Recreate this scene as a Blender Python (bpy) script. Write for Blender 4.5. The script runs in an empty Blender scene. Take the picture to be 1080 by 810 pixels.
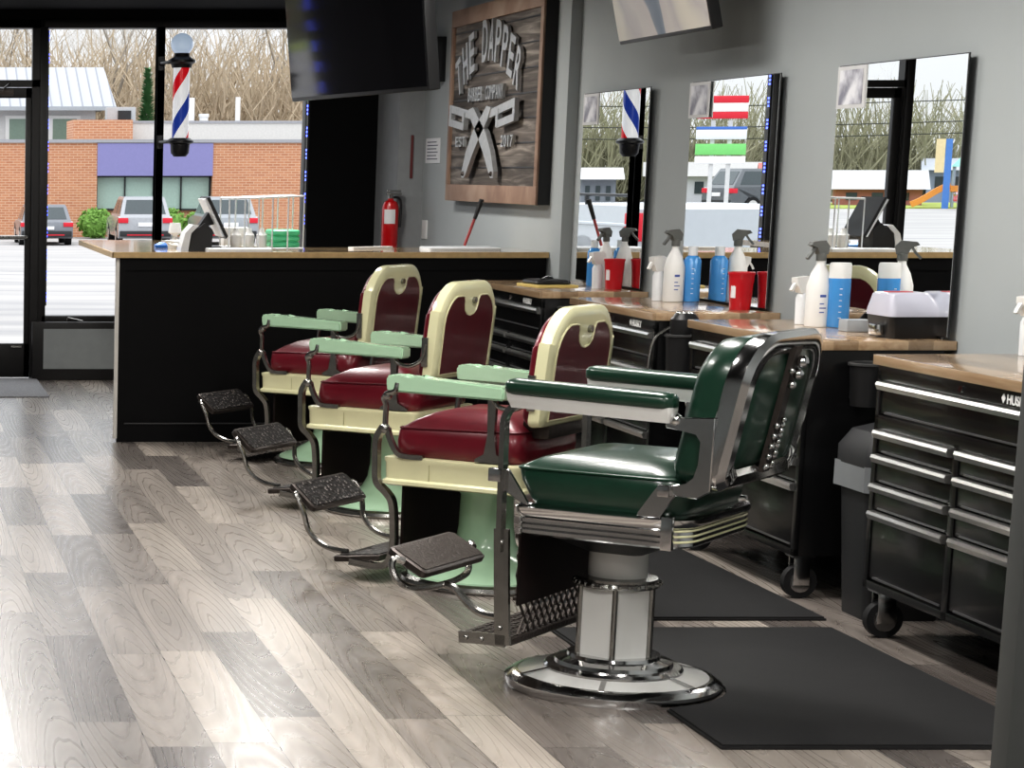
import bpy, bmesh, math, random
from mathutils import Vector, Matrix
PI = math.pi
random.seed(7)
sc = bpy.context.scene
COL = sc.collection

# ------------------------------------------------------------------ materials
MATS = {}
def M(name, col, rough=0.5, metal=0.0, coat=0.0, var=0.06, scale=12.0, bump=0.0, spec=0.5, emit=None, estr=1.0):
    """Procedural material: principled surface with slight noise variation of tone and optional bump."""
    if name in MATS: return MATS[name]
    m = bpy.data.materials.new(name); m.use_nodes = True
    nt = m.node_tree; b = nt.nodes['Principled BSDF']
    b.inputs['Roughness'].default_value = rough
    b.inputs['Metallic'].default_value = metal
    b.inputs['Coat Weight'].default_value = coat
    b.inputs['Coat Roughness'].default_value = 0.06
    b.inputs['Specular IOR Level'].default_value = spec
    tc = nt.nodes.new('ShaderNodeTexCoord'); nz = nt.nodes.new('ShaderNodeTexNoise')
    nz.inputs['Scale'].default_value = scale; nz.inputs['Detail'].default_value = 4
    nt.links.new(tc.outputs['Object'], nz.inputs['Vector'])
    mx = nt.nodes.new('ShaderNodeMix'); mx.data_type = 'RGBA'
    mx.inputs[6].default_value = tuple(max(0, c*(1-var*2)) for c in col) + (1,)
    mx.inputs[7].default_value = tuple(min(1, c*(1+var*2)) for c in col) + (1,)
    nt.links.new(nz.outputs['Fac'], mx.inputs[0]); nt.links.new(mx.outputs[2], b.inputs['Base Color'])
    if bump:
        bp = nt.nodes.new('ShaderNodeBump'); bp.inputs['Strength'].default_value = bump; bp.inputs['Distance'].default_value = 0.005
        nt.links.new(nz.outputs['Fac'], bp.inputs['Height']); nt.links.new(bp.outputs['Normal'], b.inputs['Normal'])
    if emit:
        b.inputs['Emission Color'].default_value = emit + (1,); b.inputs['Emission Strength'].default_value = estr
    MATS[name] = m
    return m

def nodes_mat(name):
    m = bpy.data.materials.new(name); m.use_nodes = True
    nt = m.node_tree
    return m, nt, nt.nodes['Principled BSDF'], nt.nodes.new, nt.links.new

def math_node(nt, op, a, b=None):
    n = nt.nodes.new('ShaderNodeMath'); n.operation = op
    for i, v in enumerate((a, b)):
        if v is None: continue
        if isinstance(v, (int, float)): n.inputs[i].default_value = v
        else: nt.links.new(v, n.inputs[i])
    return n.outputs[0]

def ramp(nt, fac, stops):
    r = nt.nodes.new('ShaderNodeValToRGB'); nt.links.new(fac, r.inputs[0])
    e = r.color_ramp.elements
    while len(e) < len(stops): e.new(0.5)
    for el, (p, c) in zip(e, stops): el.position = p; el.color = tuple(c) + (1,)
    return r.outputs[0]

def plank_mat():
    m, nt, b, new, ln = nodes_mat('floor_planks')
    tc = new('ShaderNodeTexCoord'); sp = new('ShaderNodeSeparateXYZ'); ln(tc.outputs['Object'], sp.inputs[0])
    X, Y = sp.outputs[0], sp.outputs[1]
    xs = math_node(nt, 'DIVIDE', X, 0.18); col = math_node(nt, 'FLOOR', xs)
    wn = new('ShaderNodeTexWhiteNoise'); wn.noise_dimensions = '1D'; ln(col, wn.inputs['W'])
    ys = math_node(nt, 'ADD', math_node(nt, 'DIVIDE', Y, 1.22), math_node(nt, 'MULTIPLY', wn.outputs['Value'], 7.3))
    row = math_node(nt, 'FLOOR', ys)
    cmb = new('ShaderNodeCombineXYZ'); ln(col, cmb.inputs[0]); ln(row, cmb.inputs[1])
    w2 = new('ShaderNodeTexWhiteNoise'); w2.noise_dimensions = '2D'; ln(cmb.outputs[0], w2.inputs['Vector'])
    base = ramp(nt, w2.outputs['Value'], [(0.0, (0.105, 0.09, 0.084)), (0.25, (0.165, 0.145, 0.133)), (0.5, (0.255, 0.225, 0.202)), (0.8, (0.34, 0.302, 0.268)), (1.0, (0.42, 0.375, 0.33))])
    # grain stretched along the plank, shifted per plank
    mp = new('ShaderNodeMapping'); mp.inputs['Scale'].default_value = (24, 1.1, 1); ln(tc.outputs['Object'], mp.inputs[0])
    off = new('ShaderNodeVectorMath'); off.operation = 'SCALE'; ln(w2.outputs['Color'], off.inputs[0]); off.inputs['Scale'].default_value = 40
    ln(off.outputs[0], mp.inputs['Location'])
    nz = new('ShaderNodeTexNoise'); nz.inputs['Scale'].default_value = 1; nz.inputs['Detail'].default_value = 5; nz.inputs['Distortion'].default_value = 0.25
    ln(mp.outputs[0], nz.inputs['Vector'])
    g = ramp(nt, nz.outputs['Fac'], [(0.25, (0.70, 0.69, 0.68)), (0.5, (1, 1, 1)), (0.75, (1.2, 1.19, 1.18))])
    mp2 = new('ShaderNodeMapping'); mp2.inputs['Scale'].default_value = (6, 1.1, 1); ln(tc.outputs['Object'], mp2.inputs[0]); ln(off.outputs[0], mp2.inputs['Location'])
    n2 = new('ShaderNodeTexNoise'); n2.inputs['Scale'].default_value = 1; n2.inputs['Detail'].default_value = 3; ln(mp2.outputs[0], n2.inputs['Vector'])
    g2 = ramp(nt, n2.outputs['Fac'], [(0.3, (0.86, 0.855, 0.85)), (0.7, (1.12, 1.12, 1.12))])
    def mul(a, c):
        q = new('ShaderNodeMix'); q.data_type = 'RGBA'; q.blend_type = 'MULTIPLY'; q.inputs[0].default_value = 1
        ln(a, q.inputs[6]); ln(c, q.inputs[7]); return q.outputs[2]
    c = mul(mul(base, g), g2)
    fx0 = math_node(nt, 'FRACT', xs); fy0 = math_node(nt, 'FRACT', ys)
    gx = math_node(nt, 'LESS_THAN', fx0, 0.014); gy = math_node(nt, 'LESS_THAN', fy0, 0.0035)
    gap = math_node(nt, 'MAXIMUM', gx, gy)
    q = new('ShaderNodeMix'); q.data_type = 'RGBA'; ln(gap, q.inputs[0]); ln(c, q.inputs[6]); q.inputs[7].default_value = (0.05, 0.045, 0.04, 1)
    ln(q.outputs[2], b.inputs['Base Color'])
    # wavy cathedral grain in the embossed surface
    fx = math_node(nt, 'FRACT', xs); fy = math_node(nt, 'FRACT', ys)
    rs = new('ShaderNodeSeparateColor'); ln(w2.outputs['Color'], rs.inputs[0])
    cm = new('ShaderNodeCombineXYZ')
    ln(math_node(nt, 'ADD', math_node(nt, 'MULTIPLY', fx, 1.3), math_node(nt, 'SUBTRACT', math_node(nt, 'MULTIPLY', rs.outputs[0], 1.2), 1.25)), cm.inputs[0])
    ln(math_node(nt, 'ADD', math_node(nt, 'MULTIPLY', fy, 0.75), math_node(nt, 'SUBTRACT', math_node(nt, 'MULTIPLY', rs.outputs[1], 1.6), 1.15)), cm.inputs[1])
    ln(math_node(nt, 'MULTIPLY', rs.outputs[2], 30.0), cm.inputs[2])
    wv = new('ShaderNodeTexWave'); wv.wave_type = 'RINGS'; wv.rings_direction = 'Z'; wv.inputs['Scale'].default_value = 2.2; wv.inputs['Distortion'].default_value = 3.0; wv.inputs['Detail'].default_value = 2.0; wv.inputs['Detail Scale'].default_value = 1.6
    ln(cm.outputs[0], wv.inputs['Vector'])
    rr = ramp(nt, wv.outputs['Fac'], [(0.0, (0.27, 0.27, 0.27)), (0.7, (0.31, 0.31, 0.31)), (1.0, (0.36, 0.36, 0.36))])
    ln(rr, b.inputs['Roughness']); b.inputs['Specular IOR Level'].default_value = 0.5; b.inputs['Coat Weight'].default_value = 0.30; b.inputs['Coat Roughness'].default_value = 0.27
    bp = new('ShaderNodeBump'); bp.inputs['Strength'].default_value = 0.007; bp.inputs['Distance'].default_value = 0.003
    ln(math_node(nt, 'ADD', math_node(nt, 'MULTIPLY', nz.outputs['Fac'], 0.6), math_node(nt, 'MULTIPLY', wv.outputs['Fac'], 0.4)), bp.inputs['Height']); ln(bp.outputs[0], b.inputs['Normal'])
    return m

def brick_mat(name, c1, c2, mortar, scale=1.0):
    m, nt, b, new, ln = nodes_mat(name)
    tc = new('ShaderNodeTexCoord'); sp = new('ShaderNodeSeparateXYZ'); ln(tc.outputs['Object'], sp.inputs[0])
    cmb = new('ShaderNodeCombineXYZ'); ln(math_node(nt, 'ADD', sp.outputs[0], sp.outputs[1]), cmb.inputs[0]); ln(sp.outputs[2], cmb.inputs[1])
    br = new('ShaderNodeTexBrick'); br.inputs['Scale'].default_value = scale
    br.inputs['Color1'].default_value = c1 + (1,); br.inputs['Color2'].default_value = c2 + (1,); br.inputs['Mortar'].default_value = mortar + (1,)
    br.inputs['Brick Width'].default_value = 0.30; br.inputs['Row Height'].default_value = 0.10; br.inputs['Mortar Size'].default_value = 0.012
    ln(cmb.outputs[0], br.inputs['Vector']); ln(br.outputs['Color'], b.inputs['Base Color']); b.inputs['Roughness'].default_value = 0.9
    return m

def wood_mat(name, cols, sx, sy, sz, rough=0.3, coat=0.0, strip=None, axis=0):
    m, nt, b, new, ln = nodes_mat(name)
    tc = new('ShaderNodeTexCoord'); mp = new('ShaderNodeMapping'); mp.inputs['Scale'].default_value = (sx, sy, sz); ln(tc.outputs['Object'], mp.inputs[0])
    nz = new('ShaderNodeTexNoise'); nz.inputs['Scale'].default_value = 1; nz.inputs['Detail'].default_value = 6; nz.inputs['Distortion'].default_value = 0.8; ln(mp.outputs[0], nz.inputs['Vector'])
    c = ramp(nt, nz.outputs['Fac'], [(0.25, cols[0]), (0.5, cols[1]), (0.75, cols[2])])
    if strip:
        sp = new('ShaderNodeSeparateXYZ'); ln(tc.outputs['Object'], sp.inputs[0])
        k = math_node(nt, 'FLOOR', math_node(nt, 'DIVIDE', sp.outputs[axis], strip))
        w = new('ShaderNodeTexWhiteNoise'); w.noise_dimensions = '1D'; ln(k, w.inputs['W'])
        t = ramp(nt, w.outputs['Value'], [(0, (0.62, 0.6, 0.58)), (1, (1.15, 1.13, 1.1))])
        q = new('ShaderNodeMix'); q.data_type = 'RGBA'; q.blend_type = 'MULTIPLY'; q.inputs[0].default_value = 1
        ln(c, q.inputs[6]); ln(t, q.inputs[7]); c = q.outputs[2]
    ln(c, b.inputs['Base Color']); b.inputs['Roughness'].default_value = rough; b.inputs['Coat Weight'].default_value = coat; b.inputs['Coat Roughness'].default_value = 0.04
    return m

def speckle_mat(name, c1, c2, scale, rough, metal=0.0, bump=0.6):
    m, nt, b, new, ln = nodes_mat(name)
    tc = new('ShaderNodeTexCoord'); v = new('ShaderNodeTexVoronoi'); v.inputs['Scale'].default_value = scale; ln(tc.outputs['Object'], v.inputs['Vector'])
    ln(ramp(nt, v.outputs['Distance'], [(0.10, c1), (0.34, c2)]), b.inputs['Base Color'])
    b.inputs['Roughness'].default_value = rough; b.inputs['Metallic'].default_value = metal
    bp = new('ShaderNodeBump'); bp.inputs['Strength'].default_value = bump; bp.inputs['Distance'].default_value = 0.004; bp.invert = True
    ln(v.outputs['Distance'], bp.inputs['Height']); ln(bp.outputs[0], b.inputs['Normal'])
    return m

def screen_mat():
    # pale road and walls picture on the television above the mirrors
    m, nt, b, new, ln = nodes_mat('screen_picture')
    tc = new('ShaderNodeTexCoord'); wv = new('ShaderNodeTexWave'); wv.inputs['Scale'].default_value = 1.1; wv.inputs['Distortion'].default_value = 3.0; wv.inputs['Detail'].default_value = 3
    mp = new('ShaderNodeMapping'); mp.inputs['Rotation'].default_value = (0.5, 0, 0.3); ln(tc.outputs['Object'], mp.inputs[0]); ln(mp.outputs[0], wv.inputs['Vector'])
    c = ramp(nt, wv.outputs['Fac'], [(0.0, (0.06, 0.08, 0.10)), (0.10, (0.10, 0.12, 0.14)), (0.16, (0.33, 0.29, 0.26)), (0.6, (0.35, 0.31, 0.275)), (0.85, (0.29, 0.26, 0.235)), (1.0, (0.40, 0.36, 0.29))])
    ln(c, b.inputs['Base Color']); ln(c, b.inputs['Emission Color']); b.inputs['Emission Strength'].default_value = 0.3; b.inputs['Roughness'].default_value = 0.25
    return m

def poster_mat():
    m, nt, b, new, ln = nodes_mat('poster_print')
    tc = new('ShaderNodeTexCoord'); nz = new('ShaderNodeTexNoise'); nz.inputs['Scale'].default_value = 9; nz.inputs['Detail'].default_value = 5; ln(tc.outputs['Object'], nz.inputs['Vector'])
    ln(ramp(nt, nz.outputs['Fac'], [(0.38, (0.22, 0.22, 0.27)), (0.5, (0.5, 0.5, 0.55)), (0.6, (0.75, 0.75, 0.78))]), b.inputs['Base Color']); b.inputs['Roughness'].default_value = 0.5
    return m

def roof_mat():
    m, nt, b, new, ln = nodes_mat('standing_seam_metal')
    b.inputs['Base Color'].default_value = (0.55, 0.58, 0.62, 1); b.inputs['Roughness'].default_value = 0.6
    tc = new('ShaderNodeTexCoord'); sp = new('ShaderNodeSeparateXYZ'); ln(tc.outputs['Object'], sp.inputs[0])
    f = math_node(nt, 'FRACT', math_node(nt, 'DIVIDE', sp.outputs[0], 0.45))
    ln(ramp(nt, f, [(0.0, (0.19, 0.2, 0.23)), (0.14, (0.22, 0.23, 0.26)), (0.2, (0.34, 0.355, 0.39)), (1, (0.36, 0.375, 0.41))]), b.inputs['Base Color'])
    return m

PLANK = plank_mat()
WALL = M('grey_wall_paint', (0.37, 0.395, 0.40), 0.75, var=0.02, scale=3, bump=0.04)
BLACKPAINT = M('black_paint', (0.004, 0.004, 0.0045), 0.6, var=0.1, spec=0.12)
CEIL = M('black_ceiling', (0.008, 0.008, 0.009), 0.85, spec=0.1)
FRAME = M('dark_bronze_aluminium', (0.012, 0.011, 0.011), 0.4, 0.0, spec=0.4)
GREYPANEL = M('grey_infill_panel', (0.24, 0.255, 0.255), 0.6)
CHROME = M('chrome', (0.62, 0.62, 0.62), 0.14, 1.0, var=0.03)
NICKEL = M('worn_nickel', (0.33, 0.325, 0.31), 0.27, 1.0, var=0.12, scale=25)
DARKIRON = M('dark_cast_iron', (0.07, 0.06, 0.055), 0.42, 0.75, var=0.2, scale=30)
GREEN = M('green_leather', (0.010, 0.040, 0.024), 0.3, coat=0.25, var=0.12, scale=18, bump=0.08)
GREENPIPE = M('green_piping', (0.008, 0.04, 0.022), 0.35)
BURG = M('burgundy_leather', (0.125, 0.006, 0.015), 0.32, coat=0.2, var=0.12, scale=16, bump=0.06)
BURGDARK = M('dark_burgundy_leather', (0.085, 0.005, 0.012), 0.36, coat=0.1, var=0.1)
CREAM = M('cream_porcelain', (0.70, 0.68, 0.44), 0.22, coat=0.5, var=0.03)
MINT = M('mint_porcelain', (0.40, 0.58, 0.41), 0.22, coat=0.5, var=0.04)
WHITEP = M('white_porcelain', (0.70, 0.70, 0.68), 0.2, coat=0.5, var=0.02)
KICK = M('dark_kick_panel', (0.009, 0.0045, 0.004), 0.4, var=0.3, scale=9, spec=0.3)
TREAD = speckle_mat('cast_tread', (0.30, 0.27, 0.25), (0.012, 0.010, 0.010), 62, 0.5, 0.2, 0.8)
TREAD2 = M('cast_tread_fine', (0.07, 0.058, 0.052), 0.4, 0.7, var=0.35, scale=90, bump=0.8)
WOODTOP = wood_mat('butcher_block', [(0.38, 0.25, 0.15), (0.50, 0.36, 0.23), (0.58, 0.43, 0.29)], 26, 2.0, 26, 0.22, 0.6, strip=0.09, axis=0)
DESKTOP = wood_mat('gloss_desk_top', [(0.42, 0.30, 0.17), (0.52, 0.40, 0.25), (0.60, 0.47, 0.31)], 2.5, 18, 18, 0.12, 0.8, strip=0.2, axis=1)
EDGEWOOD = M('pale_wood_edge', (0.50, 0.35, 0.17), 0.4, var=0.12, scale=30)
DESKBLK = M('black_laminate', (0.004, 0.004, 0.0045), 0.5, var=0.1, spec=0.15)
CHESTBLK = M('black_powder_coat', (0.006, 0.006, 0.0065), 0.26, coat=0.12, var=0.06, spec=0.4)
ALU = M('brushed_aluminium', (0.75, 0.75, 0.73), 0.28, 1.0, var=0.05, scale=40)
RUBBER = M('black_rubber', (0.014, 0.014, 0.015), 0.7, var=0.12, scale=30, bump=0.1, spec=0.35)
MATRUB = M('anti_fatigue_mat', (0.017, 0.017, 0.018), 0.62, var=0.1, scale=6, bump=0.15, spec=0.4)
PLASTBLK = M('black_plastic', (0.012, 0.012, 0.013), 0.4)
PLASTGREY = M('dark_grey_plastic', (0.022, 0.023, 0.025), 0.5)
TRIGGREY = M('grey_trigger_plastic', (0.12, 0.125, 0.12), 0.45)
WHITEPL = M('white_plastic', (0.74, 0.74, 0.73), 0.35, var=0.02)
BLUE = M('blue_liquid_bottle', (0.07, 0.28, 0.62), 0.22, coat=0.3, var=0.05)
RED = M('red_plastic', (0.50, 0.010, 0.02), 0.3, coat=0.2, var=0.04)
REDPAINT = M('red_enamel', (0.50, 0.008, 0.012), 0.25, coat=0.4)
PAPER = M('white_paper', (0.75, 0.75, 0.76), 0.7, var=0.02)
INK = M('dark_print', (0.12, 0.12, 0.16), 0.7)
BLUEINK = M('blue_print', (0.06, 0.10, 0.35), 0.7)
YELLOW = M('yellow_pad', (0.70, 0.55, 0.20), 0.7)
LILAC = M('lilac_grey_plastic', (0.50, 0.50, 0.58), 0.3, coat=0.3, var=0.02)
TVBLK = M('gloss_black_screen', (0.012, 0.012, 0.014), 0.05, spec=0.8)
SHEET = M('pale_wood_print', (0.6, 0.6, 0.6), 0.5)
GREENPACK = M('green_film_pack', (0.10, 0.55, 0.28), 0.35)
CLEARISH = M('translucent_white_plastic', (0.70, 0.72, 0.74), 0.25)
RUST = wood_mat('frame_wood', [(0.17, 0.10, 0.07), (0.27, 0.175, 0.125), (0.38, 0.28, 0.21)], 20, 3, 3, 0.6)
BARN = wood_mat('weathered_barn_boards', [(0.03, 0.025, 0.022), (0.11, 0.095, 0.085), (0.34, 0.31, 0.28)], 6, 1.6, 22, 0.75, strip=0.143, axis=2)
STEEL = M('brushed_cut_steel', (0.46, 0.47, 0.48), 0.35, 0.6, var=0.12, scale=30)
MIRROR = M('mirror_silver', (0.93, 0.95, 0.95), 0.0, 1.0, var=0.0)
BLUELED = M('blue_led', (0.05, 0.08, 0.9), 0.4, emit=(0.08, 0.12, 1.0), estr=6.0)
GLOBE = M('milky_globe', (0.55, 0.63, 0.74), 0.15, coat=0.4, emit=(0.55, 0.68, 0.85), estr=0.45)

# ------------------------------------------------------------------ mesh helpers
def B(): return bmesh.new()
def face(bm, vs):
    try: return bm.faces.new(vs)
    except ValueError: return None
def loft(bm, rings, cap=(True, True), closed=True, wrap=False):
    R = [[bm.verts.new(p) for p in r] for r in rings]
    n = len(R[0]); pairs = list(zip(R, R[1:])) + ([(R[-1], R[0])] if wrap else [])
    for a, b in pairs:
        for i in range(n if closed else n-1):
            j = (i+1) % n
            face(bm, (a[i], a[j], b[j], b[i]))
    if not wrap and closed:
        if cap[0]: face(bm, R[0][::-1])
        if cap[1]: face(bm, R[-1])
    return R
def box(bm, x0, x1, y0, y1, z0, z1, bev=0.0, seg=2):
    t = bmesh.new()
    loft(t, [[(x0, y0, z), (x1, y0, z), (x1, y1, z), (x0, y1, z)] for z in (z0, z1)])
    if bev: bmesh.ops.bevel(t, geom=t.edges[:], offset=bev, segments=seg, profile=0.6, affect='EDGES')
    merge(bm, t)
def merge(bm, t, mat=None):
    if mat is not None: bmesh.ops.transform(t, matrix=mat, verts=t.verts)
    me = bpy.data.meshes.new('tmp'); t.to_mesh(me); t.free(); bm.from_mesh(me); bpy.data.meshes.remove(me)
def tube(bm, pts, r, n=8, closed=False, flat=None):
    P = [Vector(p) for p in pts]; m = len(P)
    rings = []; prev = None
    for i, p in enumerate(P):
        if closed: t = P[(i+1) % m] - P[i-1]
        else: t = P[min(i+1, m-1)] - P[max(i-1, 0)]
        t.normalize()
        if prev is None:
            u = Vector((0, 0, 1)) if abs(t.z) < 0.9 else Vector((1, 0, 0))
            u = (u - t*u.dot(t)).normalized()
        else: u = (prev - t*prev.dot(t)).normalized()
        prev = u; v = t.cross(u)
        rr = r[i] if isinstance(r, (list, tuple)) else r
        fu, fv = flat if flat else (1, 1)
        rings.append([p + u*(math.cos(2*PI*k/n)*rr*fu) + v*(math.sin(2*PI*k/n)*rr*fv) for k in range(n)])
    loft(bm, rings, wrap=closed)
def smoothpath(pts, k=5):
    P = [Vector(p) for p in pts]; out = []
    for i in range(len(P)-1):
        a, b, c, d = P[max(i-1, 0)], P[i], P[i+1], P[min(i+2, len(P)-1)]
        for j in range(k):
            t = j/k
            out.append(0.5*((2*b) + (c-a)*t + (2*a-5*b+4*c-d)*t*t + (3*b-a-3*c+d)*t**3))
    out.append(P[-1]); return out
def strap(bm, pts, w, th, side):
    """Flat bar following pts; width w along 'side', thickness th across."""
    P = [Vector(p) for p in pts]; s = Vector(side).normalized(); rings = []
    for i, p in enumerate(P):
        t = (P[min(i+1, len(P)-1)] - P[max(i-1, 0)]).normalized(); n = t.cross(s).normalized()
        rings.append([p + s*a*w/2 + n*b*th/2 for a, b in ((-1, -1), (1, -1), (1, 1), (-1, 1))])
    loft(bm, rings)
def lathe(bm, prof, n=32, c=(0, 0), cap=True):
    rings = [[(c[0]+r*math.cos(2*PI*k/n), c[1]+r*math.sin(2*PI*k/n), z) for k in range(n)] for r, z in prof]
    loft(bm, rings, (cap, cap))
def prism(bm, poly, ext):
    e = Vector(ext); loft(bm, [[Vector(p) for p in poly], [Vector(p)+e for p in poly]])
def ball(bm, c, r, seg=12, sq=(1, 1, 1)):
    t = bmesh.new(); bmesh.ops.create_uvsphere(t, u_segments=seg, v_segments=max(6, seg//2+2), radius=r)
    merge(bm, t, Matrix.Translation(c) @ Matrix.Diagonal((*sq, 1)))
def cyl(bm, a, b, r, n=16, r2=None):
    a, b = Vector(a), Vector(b); tube(bm, [a, b], [r, r if r2 is None else r2], n)
def rrect(x0, x1, y0, y1, r, n=5):
    rs = r if isinstance(r, (list, tuple)) else (r,)*4
    pts = []
    for (cx, cy, a0), q in zip(((x1, y1, 0), (x0, y1, 90), (x0, y0, 180), (x1, y0, 270)), rs):
        sx = -1 if cx == x1 else 1; sy = -1 if cy == y1 else 1
        for k in range(n+1):
            a = math.radians(a0+90*k/n); pts.append((cx+sx*q+q*math.cos(a), cy+sy*q+q*math.sin(a)))
    return pts
def inset(loop, d):
    xs = [p[0] for p in loop]; ys = [p[1] for p in loop]
    cx, cy = (min(xs)+max(xs))/2, (min(ys)+max(ys))/2; hx, hy = (max(xs)-min(xs))/2, (max(ys)-min(ys))/2
    return [(cx+(x-cx)*(1-d/hx), cy+(y-cy)*(1-d/hy)) for x, y in loop]
def slab(bm, loop, prof, f=lambda u, v, d: (u, v, d), wrap=False):
    loft(bm, [[f(u, v, d) for u, v in inset(loop, i)] for i, d in prof], wrap=wrap)

def obj(name, bm, mat, parent=None, angle=35, smooth=True):
    bmesh.ops.recalc_face_normals(bm, faces=bm.faces)
    me = bpy.data.meshes.new(name); bm.to_mesh(me); bm.free()
    if smooth and len(me.polygons):
        me.shade_smooth(); me.set_sharp_from_angle(angle=math.radians(angle))
    for m in (mat if isinstance(mat, (list, tuple)) else [mat]): me.materials.append(m)
    o = bpy.data.objects.new(name, me); COL.objects.link(o)
    if parent is not None: o.parent = parent
    return o
def thing(name, label, cat, loc=(0, 0, 0), rotz=0, group=None):
    o = bpy.data.objects.new(name, None); COL.objects.link(o); o.empty_display_size = 0.1
    o.location = loc; o.rotation_euler = (0, 0, rotz)
    o['label'] = label; o['category'] = cat
    if group: o['group'] = group
    return o
def tag(o, label, cat, group=None, loc=None, rotz=None, kind=None):
    o['label'] = label; o['category'] = cat
    if group: o['group'] = group
    if kind: o['kind'] = kind
    if loc is not None: o.location = loc
    if rotz is not None: o.rotation_euler = (0, 0, rotz)
    return o
def struct(name, bm, mat, parent=None, **k):
    o = obj(name, bm, mat, parent, **k)
    if parent is None: o['kind'] = 'structure'
    return o
def dup(root, loc, rotz=None, label=None, group=None):
    r = root.copy(); COL.objects.link(r); r.location = loc
    if rotz is not None: r.rotation_euler = (0, 0, rotz)
    if label: r['label'] = label
    if group: r['group'] = group
    for ch in list(root.children):
        c = ch.copy(); COL.objects.link(c); c.parent = r
        for g in ch.children:
            d = g.copy(); COL.objects.link(d); d.parent = c
    return r
def text_bm(s, size=1.0, depth=0.02, bold=0.0):
    cu = bpy.data.curves.new('t', 'FONT'); cu.body = s; cu.size = size; cu.extrude = depth/2; cu.offset = bold; cu.align_x = 'CENTER'; cu.align_y = 'BOTTOM_BASELINE'
    ob = bpy.data.objects.new('t', cu); COL.objects.link(ob)
    bpy.context.view_layer.update()
    me = bpy.data.meshes.new_from_object(ob.evaluated_get(bpy.context.evaluated_depsgraph_get()))
    bpy.data.objects.remove(ob); bpy.data.curves.remove(cu)
    t = bmesh.new(); t.from_mesh(me); bpy.data.meshes.remove(me); return t
# lettering on a face that looks toward -X (reads toward -Y) at plane x
def wall_mat(x, y, z, sx=1.0, sz=1.0, rot=0.0):
    m = Matrix(((0, 0, -1, 0), (-1, 0, 0, 0), (0, 1, 0, 0), (0, 0, 0, 1)))
    return Matrix.Translation((x, y, z)) @ m @ Matrix.Rotation(rot, 4, 'Z') @ Matrix.Diagonal((sx, sz, 1, 1))

# ------------------------------------------------------------------ the room
XW = 3.86; YF = 17.32; ZC = 2.72; XL = -4.2; YB = -1.5
bm = B(); box(bm, XL, XW+0.2, YB, YF+0.1, -0.06, 0); struct('floor', bm, PLANK)
bm = B(); box(bm, XL, XW+0.2, YB, YF+0.1, ZC, ZC+0.1); struct('ceiling', bm, CEIL)
bm = B(); box(bm, XW, XW+0.15, YB, 12.92, 0, ZC); struct('wall_right', bm, WALL)
bm = B(); box(bm, 3.80, XW+0.15, 12.92, 16.3, 0, ZC); struct('wall_sign_side', bm, WALL)
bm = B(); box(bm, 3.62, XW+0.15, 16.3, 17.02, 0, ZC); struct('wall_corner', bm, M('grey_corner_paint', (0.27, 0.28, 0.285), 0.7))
bm = B(); box(bm, XL-0.15, XL, YB, YF, 0, ZC); struct('wall_left', bm, WALL)
bm = B(); box(bm, XL, XW, YB-0.15, YB, 0, ZC); struct('wall_back', bm, WALL)
bm = B(); box(bm, XL, XW+0.15, YF-0.12, YF+0.2, 2.60, ZC+0.2)
box(bm, 3.118, XW+0.15, 17.02, YF, 0, ZC); box(bm, XL, -2.6, YF-0.1, YF+0.2, 0, 2.62)
struct('wall_front', bm, BLACKPAINT)
bm = B(); box(bm, 3.775, 3.80, 12.93, 16.3, 0, 0.10); struct('baseboard_sign_side', bm, BLACKPAINT)
bm = B(); box(bm, 3.845, XW, YB, 12.9, 0, 0.10); struct('baseboard_right', bm, BLACKPAINT)

# storefront: window frames round clear openings, knee walls below
def window(n, x0, x1, zb, zt=2.60):
    bm = B(); y0, y1 = YF-0.13, YF
    f = 0.028
    box(bm, x0-f, x0+f, y0, y1, 0, zt, 0.003); box(bm, x1-f, x1+f, y0, y1, 0, zt, 0.003)
    box(bm, x0, x1, y0, y1, zb-0.055, zb, 0.003); box(bm, x0, x1, y0, y1, zt-0.01, zt+0.05, 0.003)
    w = struct('window_%d' % n, bm, FRAME)
    return w
window(1, 1.175, 2.04, 0.475); window(2, 2.04, 3.145, 0.475)
window(3, -0.98, 0.055, 0.30); window(4, -2.0, -0.98, 0.30)
bm = B(); box(bm, 1.15, 3.12, YF-0.10, YF+0.02, 0, 0.42); struct('trim_1', bm, FRAME)
bm = B(); box(bm, -2.6, 0.02, YF-0.10, YF+0.02, 0, 0.25); struct('trim_2', bm, FRAME)
bm = B(); box(bm, -2.6, -2.0, YF-0.10, YF+0.02, 0.25, 2.6); struct('trim_3', bm, FRAME)
# knee panel box in front of the glass beside the door
t = thing('knee_panel', 'black framed grey panel under the window beside the glass door', 'panel', (1.10, 17.08, 0))
bm = B(); box(bm, 0, 0.95, 0, 0.10, 0, 0.435, 0.006); obj('frame', bm, FRAME, t)
bm = B(); box(bm, 0.085, 0.92, -0.006, 0.01, 0.085, 0.385); obj('infill', bm, GREYPANEL, t)
bm = B(); tube(bm, [(0.26, 0.05, 0.437), (0.27, 0.05, 0.465), (0.38, 0.05, 0.44)], 0.006, 6); obj('clip', bm, NICKEL, t)
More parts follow.
